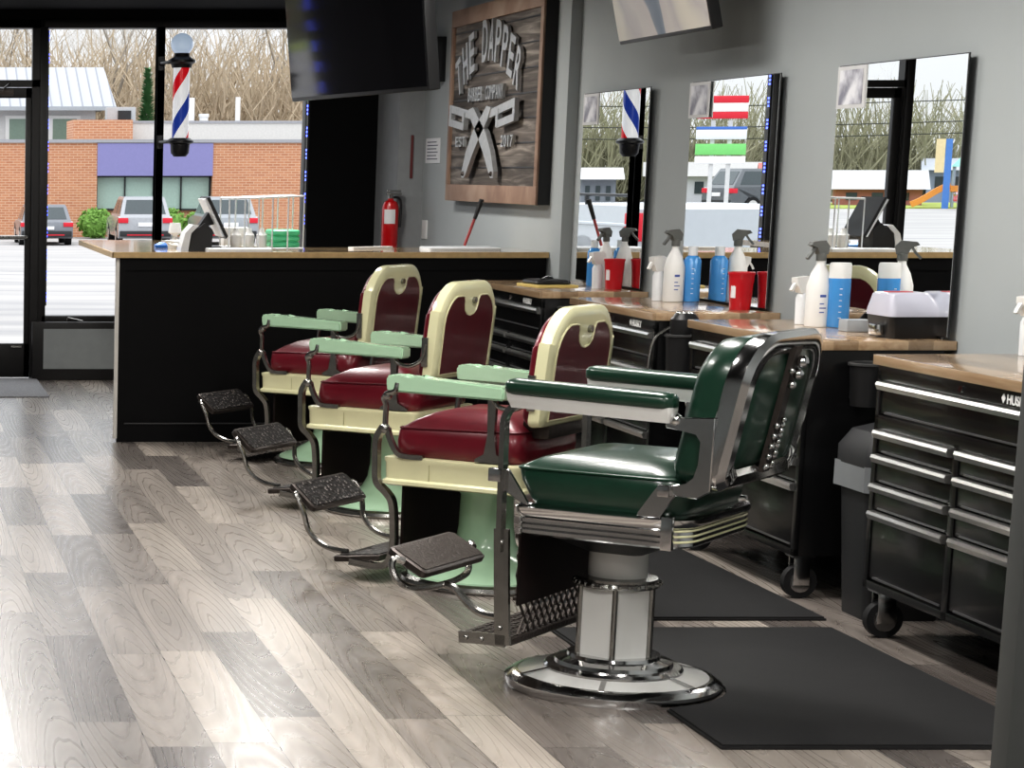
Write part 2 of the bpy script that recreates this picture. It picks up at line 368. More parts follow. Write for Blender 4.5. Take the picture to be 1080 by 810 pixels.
# door with transom
bm = B(); y0, y1 = YF-0.12, YF-0.01
box(bm, 0.05, 0.10, y0, y1, 0, 2.60); box(bm, 1.09, 1.15, y0, y1, 0, 2.60); box(bm, 0.05, 1.15, y0, y1, 2.165, 2.215); box(bm, 0.05, 1.15, y0, y1, 2.59, 2.65)
d = struct('door_1', bm, FRAME)
bm = B(); a, b_ = y0+0.02, y0+0.07
box(bm, 0.105, 0.16, a, b_, 0.01, 2.16, 0.003); box(bm, 1.045, 1.088, a, b_, 0.01, 2.16, 0.003); box(bm, 0.105, 1.088, a, b_, 0.01, 0.265, 0.003); box(bm, 0.105, 1.088, a, b_, 2.085, 2.16, 0.003)
leaf = obj('door_leaf', bm, FRAME, d)
bm = B(); tube(bm, [(0.13, a, 1.06), (0.13, a-0.05, 1.06), (1.065, a-0.05, 1.06), (1.065, a, 1.06)], 0.016, 8); obj('push_bar', bm, NICKEL, leaf)
bm = B(); box(bm, 0.72, 0.95, a-0.05, a, 2.10, 2.15, 0.005); tube(bm, [(0.75, a-0.05, 2.13), (0.86, a-0.22, 2.14), (0.92, a-0.02, 2.19)], 0.008, 6); obj('door_closer', bm, DARKIRON, leaf)
bm = B(); box(bm, 0.95, 1.03, a-0.012, a, 0.235, 0.25); obj('stop', bm, NICKEL, leaf)
bm = B(); slab(bm, rrect(0.10, 1.14, 15.75, 17.15, 0.02, 2), [(0, 0.0), (0, 0.010), (0.01, 0.012)])
tag(obj('entrance_mat', bm, speckle_mat('grey_carpet_mat', (0.40, 0.41, 0.42), (0.24, 0.24, 0.25), 50, 0.95, 0, 0.4)), 'grey ribbed entrance mat lying in front of the glass door', 'mat')

# LED strips
def led(name_label, x, y, z0, z1, nx):
    t = thing('led_strip', name_label, 'light strip', (x, y, z0))
    bm = B(); box(bm, -0.004, 0.004, -0.02, 0.02, 0, z1-z0); obj('tape', bm, PLASTBLK, t)
    bm = B(); z = 0.03
    while z < z1-z0-0.06:
        for k in range(3):
            for yy in (-0.012, 0.006):
                box(bm, nx*0.004-0.003, nx*0.004+0.003, yy, yy+0.008, z+k*0.028, z+k*0.028+0.014)
        z += 0.16
    o = obj('diodes', bm, BLUELED, t, smooth=False); o['kind'] = 'stuff'
led('blue LED strip down the edge of the black wall beside the window', 3.1135, 17.06, 1.13, 2.58, -1)
led('blue LED strip on the side of the mullion by the door', 1.209, 17.24, 0.55, 2.58, 1)
led('blue LED strip on the far mullion left of the door', -1.95, 17.20, 0.6, 2.58, 1)

# ------------------------------------------------------------------ reception desk
t = thing('reception_desk', 'black reception desk with glossy pale wood top before the windows', 'desk', (0, 0, 0))
bm = B(); box(bm, 1.345, 3.795, 13.16, 13.20, 0, 1.06); box(bm, 1.60, 1.64, 13.2, 15.38, 0, 1.06); box(bm, 1.64, 1.95, 15.33, 15.38, 0, 1.06)
box(bm, 1.345, 1.385, 13.148, 13.16, 0, 1.06); box(bm, 1.385, 3.79, 13.148, 13.16, 0, 0.105); box(bm, 1.385, 3.79, 13.148, 13.16, 0.99, 1.06)
box(bm, 1.90, 1.95, 13.9, 15.33, 0, 1.06); box(bm, 1.95, 3.79, 13.86, 13.90, 0, 1.06)
obj('body', bm, DESKBLK, t)
bm = B(); box(bm, 1.385, 3.785, 13.140, 13.150, 0.105, 0.112); obj('base_moulding', bm, M('satin_black_trim', (0.05, 0.05, 0.052), 0.4), t)
bm = B(); prism(bm, [(1.305, 13.125, 1.062), (3.797, 13.125, 1.062), (3.797, 13.95, 1.062), (1.99, 13.95, 1.062), (1.99, 15.42, 1.062), (1.305, 15.42, 1.062)], (0, 0, 0.033)); obj('countertop', bm, DESKTOP, t)
bm = B(); box(bm, 1.30, 3.797, 13.119, 13.126, 1.062, 1.093); box(bm, 1.299, 1.306, 13.119, 15.42, 1.062, 1.093); obj('countertop_edge', bm, EDGEWOOD, t)
bm = B(); box(bm, 1.325, 1.346, 13.15, 13.19, 0.02, 1.06); obj('corner_strip', bm, M('pale_corner_strip', (0.62, 0.60, 0.56), 0.5), t)

# point of sale terminal
t = thing('sale_terminal', 'black card terminal with tilted screen standing on the desk', 'terminal', (1.83, 13.46, 1.095))
bm = B(); loft(bm, [[(x, -0.10, z) for x, z in ((-0.06, 0), (0.07, 0), (0.075, 0.12), (0.03, 0.16), (-0.045, 0.10))], [(x, 0.10, z) for x, z in ((-0.06, 0), (0.07, 0), (0.075, 0.12), (0.03, 0.16), (-0.045, 0.10))]])
obj('stand', bm, PLASTBLK, t)
bm = B(); prism(bm, [(0.03, -0.16, 0.305), (0.045, -0.16, 0.31), (0.155, -0.16, 0.085), (0.145, -0.16, 0.07)], (0, 0.32, 0)); sc_ = obj('screen', bm, PLASTBLK, t)
bm = B(); prism(bm, [(0.016, -0.15, 0.295), (0.03, -0.15, 0.30), (0.135, -0.15, 0.085), (0.125, -0.15, 0.08)], (0, 0.30, 0)); obj('screen_back', bm, CLEARISH, sc_)
bm = B(); prism(bm, [(0.0, -0.05, 0.14), (0.05, -0.05, 0.14), (0.115, -0.05, 0.16), (0.06, -0.05, 0.23)], (0, 0.10, 0)); obj('neck', bm, PLASTBLK, t)
bm = B(); prism(bm, [(-0.11, -0.10, 0), (-0.065, -0.10, 0), (-0.05, -0.10, 0.10), (-0.005, -0.10, 0.145), (-0.04, -0.10, 0.15), (-0.085, -0.10, 0.10)], (0, 0.20, 0)); obj('white_shell', bm, CLEARISH, t)
bm = B(); slab(bm, rrect(1.85, 2.22, 13.15, 13.27, 0.01, 2), [(0, 1.0952), (0, 1.112), (0.006, 1.116)]); 
tag(obj('paper_tray', bm, CLEARISH), 'flat white tray lying on the desk in front of the card terminal', 'tray')
bm = B(); box(bm, 0.02, 0.14, -0.05, 0.03, 0, 0.018, 0.004); tag(obj('card_reader', bm, PLASTBLK), 'small black card reader lying on the desk behind the terminal', 'card reader', loc=(1.92, 13.61, 1.095))
# blue glove packet and clear cups
bm = B(); loft(bm, [[(x, y, z+dz) for x, y, z in ((0, 0, 0), (0.10, 0.02, 0), (0.21, -0.01, 0), (0.22, 0.07, 0), (0.10, 0.09, 0), (0.0, 0.07, 0))] for dz in (0, 0.016)] + [[(0.03, 0.02, 0.035), (0.10, 0.03, 0.025), (0.18, 0.02, 0.042), (0.17, 0.05, 0.028), (0.10, 0.06, 0.035), (0.04, 0.05, 0.022)]])
tag(obj('glove_packet', bm, M('bright_blue_film', (0.01, 0.13, 0.48), 0.3, var=0.3, scale=20)), 'crumpled bright blue packet lying on the desk near its left end', 'packet', loc=(1.63, 13.85, 1.0955))
def goblet(x, y, h, r, label):
    bm = B(); lathe(bm, [(0.001, 0.012), (r*0.9, 0.0), (r, 0.02), (r*0.4, 0.05), (r*0.35, h*0.5), (r*0.9, h*0.62), (r*0.7, h), (0.001, h)], 14); tag(obj('spray_flask', bm, CLEARISH), label, 'bottle', loc=(x, y, 1.095))
goblet(1.74, 13.80, 0.15, 0.045, 'small clear flask on the desk left of the card terminal')
bm = B(); tube(bm, smoothpath([(0, 0, 0.03), (0.05, 0.02, 0.05), (0.12, 0, 0.03), (0.06, -0.04, 0.04), (-0.02, -0.02, 0.05), (0, 0, 0.03)]), 0.007, 6)
tag(obj('coiled_cable', bm, CLEARISH), 'coiled white cable on the desk between blue packet and terminal', 'cable', loc=(1.68, 13.58, 1.095))
# wire display rack with packs
t = thing('display_rack', 'clear wire display rack holding packs on the desk by the window', 'rack', (1.99, 13.30, 1.095))
bm = B()
for x in [0.0, 0.09, 0.17, 0.25, 0.34, 0.43]:
    for y in (0, 0.36): cyl(bm, (x, y, 0), (x, y, 0.30+0.03*x), 0.0045, 6)
for y in (0, 0.36): tube(bm, [(0, y, 0.30), (0.43, y, 0.315)], 0.006, 6); tube(bm, [(0, y, 0.015), (0.43, y, 0.015)], 0.005, 6)
for x in (0, 0.25, 0.43): tube(bm, [(x, 0, 0.30+0.03*x), (x, 0.36, 0.30+0.03*x)], 0.005, 6); tube(bm, [(x, 0, 0.015), (x, 0.36, 0.015)], 0.005, 6)
obj('wire_frame', bm, CLEARISH, t)
GP = 'green packs in the wire rack'
for k in range(3):
    bm = B(); slab(bm, rrect(0, 0.165, 0, 0.26, 0.02, 3), [(0.006, 0), (0, 0.008), (0, 0.026), (0.008, 0.033)])
    tag(obj('tissue_pack', bm, GREENPACK), 'green wrapped pack in the desk rack, ' + ('lowest of the stack', 'middle of the stack', 'topmost of the stack')[k], 'pack', GP, loc=(2.25, 13.36, 1.113+k*0.034))
for k, (x, z0) in enumerate(((2.05, 1.113), (2.125, 1.113), (2.20, 1.113))):
    bm = B(); lathe(bm, [(0.001, 0), (0.03, 0), (0.032, 0.07), (0.016, 0.09), (0.014, 0.11), (0.001, 0.11)], 14)
    tag(obj('white_bottle', bm, WHITEPL), 'small white bottle in the desk rack, ' + ('nearest the card terminal', 'between two other white bottles', 'beside the green packs')[k], 'bottle', 'white bottles in the wire rack', loc=(x, 13.42, z0))
for k in range(4):
    bm = B(); box(bm, 0, 0.075, 0, 0.10, 0, 0.062, 0.006); tag(obj('white_carton', bm, PAPER), ('white carton on the desk behind the terminal, lower left', 'white carton on the desk behind the terminal, lower right', 'white carton on the desk behind the terminal, upper left', 'white carton on the desk behind the terminal, upper right')[k], 'carton', 'white cartons on the desk', loc=(2.02+(k % 2)*0.078, 13.72, 1.0952+(k//2)*0.063))
# papers right of the desk, stick
bm = B(); box(bm, 0, 0.30, 0, 0.05, 0, 0.012); tag(obj('paper_strip', bm, PAPER), 'white strip of paper lying on the desk under the extinguisher', 'paper', loc=(2.78, 13.62, 1.0955), rotz=0.5)
bm = B(); slab(bm, rrect(0, 0.42, 0, 0.28, 0.02, 3), [(0, 0), (0, 0.012), (0.01, 0.016)]); tag(obj('clear_tray', bm, CLEARISH), 'flat clear tray on the desk at the foot of the red stick', 'tray', loc=(3.18, 13.4, 1.0955))
t = thing('lever_bar', 'red bar with black grip leaning over the desk against the wall', 'bar', (3.42, 13.55, 1.113))
bm = B(); cyl(bm, (0, 0, 0.005), (0.055, 0.0, 0.17), 0.0085, 10); obj('shaft', bm, M('dull_red_bar', (0.35, 0.05, 0.05), 0.4), t)
bm = B(); cyl(bm, (0.052, 0, 0.16), (0.09, 0, 0.275), 0.0115, 10, 0.0145); obj('grip', bm, PLASTBLK, t)
# extinguisher
t = thing('fire_extinguisher', 'red fire extinguisher with white label hanging beside the black wall', 'extinguisher', (3.56, 16.22, 1.0))
bm = B(); lathe(bm, [(0.001, 0), (0.052, 0.0), (0.058, 0.012), (0.058, 0.30), (0.045, 0.335), (0.02, 0.35), (0.02, 0.36), (0.001, 0.36)], 24); obj('cylinder', bm, REDPAINT, t)
bm = B(); tube(bm, [(0.0585*math.cos(a), 0.0585*math.sin(a), 0.235) for a in [math.radians(q) for q in range(215, 305, 10)]], 0.05, 4, flat=(1.0, 0.02)); obj('label_sticker', bm, PAPER, t)
bm = B(); cyl(bm, (0, 0, 0.36), (0, 0, 0.39), 0.017, 10); box(bm, -0.03, 0.075, -0.012, 0.012, 0.385, 0.40, 0.003); box(bm, -0.03, 0.07, -0.010, 0.010, 0.405, 0.418, 0.003); obj('valve', bm, NICKEL, t)
bm = B(); tube(bm, smoothpath([(0.02, 0, 0.37), (0.06, 0, 0.36), (0.075, 0, 0.30), (0.07, 0, 0.16)]), 0.009, 8); obj('hose', bm, PLASTBLK, t)
bm = B(); box(bm, -0.03, 0.03, 0.055, 0.09, 0.12, 0.34); obj('bracket', bm, PLASTBLK, t)
# red alarm strip on corner, wall paper sheet, outlet strip
bm = B(); box(bm, 3.705, 3.722, 16.288, 16.303, 1.50, 1.80, 0.003); tag(obj('alarm_strip', bm, M('dark_red_strip', (0.14, 0.03, 0.03), 0.5)), 'narrow dark red strip on the grey corner above the extinguisher', 'strip')
t = thing('wall_notice', 'white notice sheet with grey print on the wall left of the big sign', 'notice', (3.797, 16.02, 1.69))
bm = B(); box(bm, -0.004, 0.002, -0.20, 0.20, -0.085, 0.085); obj('sheet', bm, PAPER, t)
bm = B()
for k in range(6): box(bm, -0.006, -0.003, -0.15 if k % 2 else -0.11, 0.15, 0.055-k*0.023, 0.062-k*0.023)
obj('print', bm, INK, t)
bm = B(); box(bm, 3.790, 3.80, 16.10, 16.24, 1.08, 1.21, 0.003); tag(obj('switch_plate', bm, WHITEPL), 'white switch plate on the wall left of the red bar', 'switch plate')
# dark box on the wall left of the sign
t = thing('wall_box', 'dark box on the wall between the black television and the sign', 'speaker', (3.80, 15.98, 2.30))
bm = B(); box(bm, -0.14, 0, -0.22, 0.24, -0.15, 0.15, 0.008); obj('case', bm, PLASTBLK, t)
bm = B(); box(bm, -0.10, -0.03, -0.226, -0.219, -0.11, 0.11); g_ = obj('grille', bm, PLASTGREY, t)

# ------------------------------------------------------------------ big sign
t = thing('wall_sign', 'weathered wooden board sign with metal letters above crossed straight razors', 'sign', (3.80, 14.25, 1.36))
SX = -0.075; y0, y1 = -1.08, 1.05; H_ = 1.22
bm = B(); box(bm, SX+0.01, -0.002, y0+0.02, y1-0.02, 0.02, H_-0.02); 
obj('boards', bm, BARN, t)
bm = B()
for k in range(1, 8): box(bm, SX+0.006, SX+0.0104, y0+0.05, y1-0.05, 0.0715+k*0.1430-0.006, 0.0715+k*0.1430+0.003)
obj('board_gaps', bm, PLASTBLK, t)
bm = B()
for a_, b_2, c_, d_ in ((y0, y1, 0, 0.105), (y0, y1, H_-0.105, H_), (y0, y0+0.06, 0.105, H_-0.105), (y1-0.055, y1, 0.105, H_-0.105)):
    box(bm, SX-0.008, SX+0.02, a_, b_2, c_, d_, 0.003)
obj('frame', bm, RUST, t)
for q in (y0-0.004, y1-0.02):
    bm = B(); box(bm, -0.07, -0.001, q, q+0.024, 0, H_); obj('frame_side', bm, PLASTBLK, t)
def sign_letters(name, s, ya, yb, zf, hf, rotf, bold, d=0.02):
    n = len(s)
    for i, ch in enumerate(s):
        if ch == ' ': continue
        bm = B()
        u = (i+0.5)/n; tb = text_bm(ch, 1.0, d, bold)
        xs = [v.co.x for v in tb.verts]; ys = [v.co.y for v in tb.verts]
        w = abs(yb-ya)/n*0.86
        bmesh.ops.translate(tb, vec=(-(min(xs)+max(xs))/2, -min(ys), 0), verts=tb.verts)
        kx = w/(max(xs)-min(xs)) if ch not in 'I1' else w*0.3/(max(xs)-min(xs)); kz = hf(u)/(max(ys)-min(ys))
        bmesh.ops.transform(tb, matrix=Matrix.Diagonal((kx, kz, 1, 1)), verts=tb.verts)
        m = wall_mat(SX-0.012, ya+(yb-ya)*u, zf(u), 1, 1, rotf(u))
        merge(bm, tb, m)
        obj('letter', bm, STEEL, t, angle=20)
arc = lambda u: 1-(2*u-1)**2
sign_letters('arched_lettering', 'THE DAPPER', 0.78, -0.66, lambda u: 0.635+0.225*arc(u), lambda u: 0.235+0.02*arc(u), lambda u: 0.42*(1-2*u), 0.018)
sign_letters('small_lettering', 'BARBER COMPANY', 0.50, -0.34, lambda u: 0.625, lambda u: 0.085, lambda u: 0, 0.01, 0.02)
sign_letters('year_lettering', 'EST', 0.78, 0.52, lambda u: 0.345, lambda u: 0.065, lambda u: 0, 0.01, 0.02)
sign_letters('year_lettering', '2017', -0.32, -0.60, lambda u: 0.335, lambda u: 0.07, lambda u: 0, 0.01, 0.02)
def razor(s):
    """s=+1: blade foot to the right end, handle upper left.  Local plane coords (q, z), q = -y to the right."""
    r = thing('razor', 'x', 'x'); del r['label'], r['category']; r.parent = t
    Q = -0.10
    def P(pts, th=0.028):
        b2 = B(); prism(b2, [(SX-0.018, -(Q+s*q), z) for q, z in pts], (-th, 0, 0)); return b2
    b2 = P([(-0.26, 0.575), (-0.20, 0.505), (-0.03, 0.405), (0.14, 0.29), (0.28, 0.175), (0.32, 0.150), (0.38, 0.150), (0.385, 0.19), (0.30, 0.31), (0.16, 0.43), (0.02, 0.495), (-0.16, 0.585)]); obj('scale', b2, STEEL, r)
    b2 = B()
    def seg(a, c, w):
        a, c = Vector((0, -(Q+s*a[0]), a[1])), Vector((0, -(Q+s*c[0]), c[1])); n = Vector((1, 0, 0)).cross(c-a).normalized()*w/2
        e = 0.024+0.004*len(b2.faces)/6*0.5; prism(b2, [Vector((SX-0.016, 0, 0))+q for q in (a+n, c+n, c-n, a-n)], (-e, 0, 0))
    seg((-0.20, 0.535), (-0.77, 0.592), 0.05); seg((-0.755, 0.612), (-0.76, 0.485), 0.05); seg((-0.78, 0.505), (-0.40, 0.470), 0.045); seg((-0.41, 0.455), (-0.40, 0.56), 0.05)
    obj('blade', b2, STEEL, r)
razor(1); razor(-1)
for y, z in ((0.10, 0.445), (-0.24, 0.175), (0.44, 0.175)):
    bm = B(); ball(bm, (SX-0.046, y, z), 0.016, 8); obj('rivet', bm, DARKIRON, t)

# ------------------------------------------------------------------ mirrors, licences, televisions
mirs = [(8.215, 9.315, 'unframed wall mirror above the nearest bench with the lilac-lidded case'), (9.93, 11.02, 'unframed wall mirror behind the white and blue bottles of the middle bench'), (11.605, 12.685, 'unframed wall mirror nearest the wooden sign, beside the wall step')]
for k, (a, b_, lab) in enumerate(mirs):
    t = thing('wall_mirror', lab, 'mirror', (XW-0.022, a, 0.965), (0, -0.008, 0)[k], 'mirrors above the benches')
    bm = B(); box(bm, -0.014, -0.011, 0, b_-a, 0, 1.0); obj('glass', bm, MIRROR, t, smooth=False)
    bm = B(); box(bm, -0.011, -0.007, -0.004, b_-a+0.004, -0.004, 1.004); box(bm, -0.008, 0.014, 0.05, b_-a-0.05, 0.05, 0.95); obj('backing', bm, PLASTGREY, t)
pm = poster_mat()
for k, (y, dz, lab) in enumerate(((9.19, 0.0, 'grey printed licence sheet at the corner of the nearest mirror'), (10.895, 0.0, 'grey printed licence sheet at the corner of the middle mirror'), (12.56, 0.0, 'grey printed licence sheet at the corner of the mirror nearest the sign'))):
    t = thing('licence_sheet', lab, 'sheet', (XW-0.0362, y, 1.88+dz), 0, 'licence sheets on the mirrors')
    bm = B(); box(bm, -0.004, 0.0, -0.14, 0.125, -0.08, 0.085); obj('card', bm, SHEET, t)
    bm = B(); box(bm, -0.006, -0.003, -0.115, 0.10, -0.065, 0.07); obj('print', bm, pm, t)
def television(label, loc, eul, w, h, smat, mount):
    t = thing('television', label, 'television', loc); t.rotation_euler = eul
    bm = B(); box(bm, 0.0, 0.05, -w/2, w/2, 0, h, 0.008); obj('case', bm, PLASTBLK, t)
    bm = B(); box(bm, -0.003, 0.002, -w/2+0.010, w/2-0.010, 0.018, h-0.010); obj('screen', bm, smat, t, smooth=False)
    bm = B(); box(bm, 0.045, 0.085, -w*0.3, w*0.3, h*0.15, h*0.7, 0.01); obj('rear_housing', bm, PLASTBLK, t)
    bm = B(); mount(bm, h); obj('mount', bm, DARKIRON, t)
    return t
# black set hung from the ceiling over the desk end, turned a little to the room
def mnt1(bm, h):
    box(bm, 0.08, 0.11, -0.2, 0.2, h*0.35, h*0.6); cyl(bm, (0.15, 0, h*0.35), (0.15, 0, h-0.02), 0.022, 10); box(bm, 0.10, 0.16, -0.03, 0.03, h*0.4, h*0.55)
television('large black switched-off television hung from the ceiling over the desk', (2.035, 10.05, 1.872), (0, math.radians(-6), math.radians(9.7)), 1.60, 0.82, TVBLK, mnt1)
def mnt2(bm, h):
    box(bm, 0.08, 0.10, -0.2, 0.2, 0.2, 0.5); tube(bm, [(0.09, 0, 0.35), (0.2, 0, 0.30), (0.34, 0, 0.25)], 0.02, 8)
television('television showing a tan picture on the wall above the mirrors', (3.56, 10.66, 2.155), (0, math.radians(-13), 0), 1.25, 0.54, screen_mat(), mnt2)

# ------------------------------------------------------------------ barber poles
def stripe_mat():
    m, nt, b, new, ln = nodes_mat('barber_stripes')
    tc = new('ShaderNodeTexCoord'); sp = new('ShaderNodeSeparateXYZ'); ln(tc.outputs['Object'], sp.inputs[0])
    ang = math_node(nt, 'ARCTAN2', sp.outputs[1], sp.outputs[0])
    f = math_node(nt, 'FRACT', math_node(nt, 'ADD', math_node(nt, 'DIVIDE', ang, 2*PI), math_node(nt, 'ADD', math_node(nt, 'MULTIPLY', sp.outputs[2], -1.75), 0.56)))
    r = new('ShaderNodeValToRGB'); ln(f, r.inputs[0]); r.color_ramp.interpolation = 'CONSTANT'; e = r.color_ramp.elements
    while len(e) < 4: e.new(0.5)
    W = (0.85, 0.86, 0.88, 1)
    for el, (p, c) in zip(e, ((0, W), (0.27, (0.60, 0.01, 0.02, 1)), (0.48, W), (0.77, (0.02, 0.05, 0.30, 1)))): el.position = p; el.color = c
    ln(r.outputs[0], b.inputs['Base Color']); b.inputs['Roughness'].default_value = 0.15
    ln(r.outputs[0], b.inputs['Emission Color']); b.inputs['Emission Strength'].default_value = 0.4   # the pole is lit from inside
    return m
STRIPE = stripe_mat()
t = thing('barber_pole', 'striped barber pole with milky globe in the window beside the mullion', 'barber pole', (2.17, 17.02, 0), 0, 'barber poles in the windows')
bm = B(); lathe(bm, [(0.061, 1.775), (0.061, 2.31)], 28); obj('striped_tube', bm, STRIPE, t)
bm = B(); ball(bm, (0, 0, 2.462), 0.083, 20); obj('globe', bm, GLOBE, t)
bm = B(); lathe(bm, [(0.001, 2.295), (0.072, 2.295), (0.078, 2.32), (0.10, 2.335), (0.10, 2.35), (0.06, 2.375), (0.055, 2.40), (0.001, 2.40)], 24); obj('top_cap', bm, PLASTBLK, t)
bm = B(); lathe(bm, [(0.001, 1.66), (0.045, 1.655), (0.066, 1.68), (0.072, 1.745), (0.098, 1.755), (0.098, 1.77), (0.072, 1.79), (0.001, 1.79)], 24); obj('bottom_cap', bm, PLASTBLK, t)
for z in (2.335, 1.762):
    bm = B(); tube(bm, [(-0.09, 0, z), (-0.13, 0.10, z), (-0.13, 0.19, z)], 0.012, 8); box(bm, -0.15, -0.11, 0.165, 0.18, z-0.05, z+0.05); obj('bracket', bm, PLASTBLK, t)
dup(t, (-1.55, 17.02, 0), label='striped barber pole in the left window, seen in the black television')

# ------------------------------------------------------------------ tool chests
def make_chest():
    t = thing('tool_chest', 'x', 'tool chest')
    L, D = 1.19, 0.50       # local: front at x=0 looking -X, y from 0 (near end) to L (far end)
    bm = B(); box(bm, 0.012, D, 0, L, 0.165, 0.918, 0.004)
    for z0, z1 in ((0.165, 0.192), (0.705, 0.752), (0.868, 0.918)): box(bm, 0, 0.02, 0, L, z0, z1, 0.002)
    for a, b_ in ((0, 0.03), (L-0.03, L), (0.575, 0.615)): box(bm, 0, 0.02, a, b_, 0.165, 0.72 if a == 0.575 else 0.90, 0.002)
    obj('cabinet', bm, CHESTBLK, t)
    bm = B(); box(bm, -0.015, 0.535, -0.012, L+0.012, 0.918, 0.952, 0.004); obj('wood_top', bm, WOODTOP, t)
    def drawer(y0, y1, z0, z1):
        bm = B(); box(bm, 0.003, 0.02, y0, y1, z0, z1-0.02, 0.003); d = obj('drawer', bm, CHESTBLK, t)
        bm = B(); prism(bm, [(0.006, y0, z1), (-0.016, y0, z1-0.002), (-0.020, y0, z1-0.012), (-0.014, y0, z1-0.028), (0.006, y0, z1-0.030)], (0, y1-y0, 0)); obj('handle', bm, ALU, d)
        bm = B(); box(bm, -0.001, 0.006, y0+0.01, y1-0.04, z0+0.002, z0+0.008); obj('lower_lip', bm, M('lip_grey', (0.16, 0.16, 0.165), 0.3, 0.6), d)
    drawer(0.03, L-0.03, 0.757, 0.866)
    for y0, y1 in ((0.618, L-0.03), (0.03, 0.572)):
        for z0, z1 in ((0.628, 0.704), (0.530, 0.622), (0.436, 0.524), (0.200, 0.431)): drawer(y0, y1, z0, z1)
    bm = B(); cyl(bm, (-0.004, 0.595, 0.892), (0.004, 0.595, 0.892), 0.011, 12); box(bm, -0.006, 0, 0.575, 0.585, 0.888, 0.902); obj('lock', bm, CHROME, t)
    tb = text_bm('HUSKY', 0.040, 0.002, 0.0008); bm = B(); merge(bm, tb, wall_mat(-0.002, 0.235, 0.877))
    prism(bm, [(-0.001, 0.33, 0.892), (-0.001, 0.318, 0.905), (-0.001, 0.306, 0.892), (-0.001, 0.318, 0.876)], (-0.002, 0, 0)); obj('badge', bm, WHITEPL, t)
    for x, y in ((0.05, 0.06), (0.05, L-0.06), (D-0.05, 0.06), (D-0.05, L-0.06)):
        bm = B(); cyl(bm, (x, y-0.018, 0.062), (x, y+0.018, 0.062), 0.062, 20); w = obj('caster', bm, RUBBER, t)
        bm = B(); cyl(bm, (x, y-0.022, 0.062), (x, y+0.022, 0.062), 0.040, 14); box(bm, x-0.03, x+0.03, y-0.028, y-0.022, 0.05, 0.165, 0.002); box(bm, x-0.03, x+0.03, y+0.022, y+0.028, 0.05, 0.165, 0.002); box(bm, x-0.04, x+0.04, y-0.04, y+0.04, 0.155, 0.165)
        obj('fork', bm, CHROME, w)
    return t
XC = 3.322
chest = make_chest(); chest.location = (XC, 6.42, 0); chest['label'] = 'nearest black tool chest bench cut by the right photo edge'; chest['group'] = 'tool chests along the mirror wall'
dup(chest, (XC, 8.21, 0), label='black tool chest bench with the lilac-lidded case, behind the green chair')
dup(chest, (XC, 9.85, 0), label='black tool chest bench with red tumbler between two other benches')
dup(chest, (XC, 11.57, 0), label='farthest black tool chest bench, holding a yellow pad near the desk')
# holsters hung on the near ends of the benches
def holster(label, loc, r, h, dryer):
    t = thing('tool_holster', label, 'holster', loc)
    bm = B(); lathe(bm, [(0.001, 0), (r*0.85, 0), (r, h), (r-0.008, h), (r*0.8, 0.01), (0.001, 0.01)], 22, cap=False); obj('cup', bm, PLASTBLK, t)
    bm = B(); tube(bm, [(r*math.cos(a*PI/12), r*math.sin(a*PI/12), h) for a in range(24)], 0.007, 6, True); obj('rim', bm, M('dull_black_rim', (0.05, 0.05, 0.05), 0.35), t)
    bm = B(); box(bm, -r*0.5, r*0.5, r*0.8, r+0.012, 0.02, h); obj('bracket', bm, PLASTBLK, t)
    return t
holster('black tube holster on the near end of the farthest bench', (3.45, 11.4985, 0.735), 0.06, 0.14, False)
holster('black tube holster on the bench end beside the trash bin', (3.52, 8.128, 0.725), 0.07, 0.15, False)
holster('black tube holster holding a hair dryer behind the green chair', (3.42, 9.763, 0.62), 0.075, 0.24, True)
t = thing('hair_dryer', 'glossy black hair dryer standing in the holster behind the green chair', 'hair dryer', (3.42, 9.763, 0.64))
bm = B(); lathe(bm, [(0.001, 0), (0.035, 0), (0.045, 0.18), (0.062, 0.24), (0.06, 0.29), (0.04, 0.315), (0.001, 0.32)], 18); obj('barrel', bm, PLASTBLK, t)
bm = B()
for k in range(9): ball(bm, (0.03*math.cos(k*0.7), 0.03*math.sin(k*0.7), 0.315), 0.008, 8)
obj('intake_beads', bm, CHROME, t)
bm = B(); tube(bm, smoothpath([(-0.05, 0, 0.26), (-0.12, 0.02, 0.20), (-0.14, 0.02, 0.05), (-0.10, 0.02, -0.1)]), 0.006, 6); obj('cord', bm, NICKEL, t)
for lab, loc in (('white sticker on the dark bench end below the hair dryer', (3.56, 9.848, 0.70)), ('white sticker on the bench end below the tube holster', (3.56, 8.208, 0.77))):
    bm = B(); box(bm, -0.035, 0.035, -0.002, 0.0015, -0.015, 0.015); tag(obj('sticker', bm, PAPER), lab, 'sticker', loc=loc)
bm = B(); tube(bm, smoothpath([(3.62, 8.20, 0.88), (3.60, 8.17, 0.70), (3.66, 8.17, 0.55), (3.63, 8.18, 0.45)]), 0.005, 6); tag(obj('hanging_cord', bm, PLASTGREY), 'thin cord hanging down the bench end beside the trash bin', 'cord')
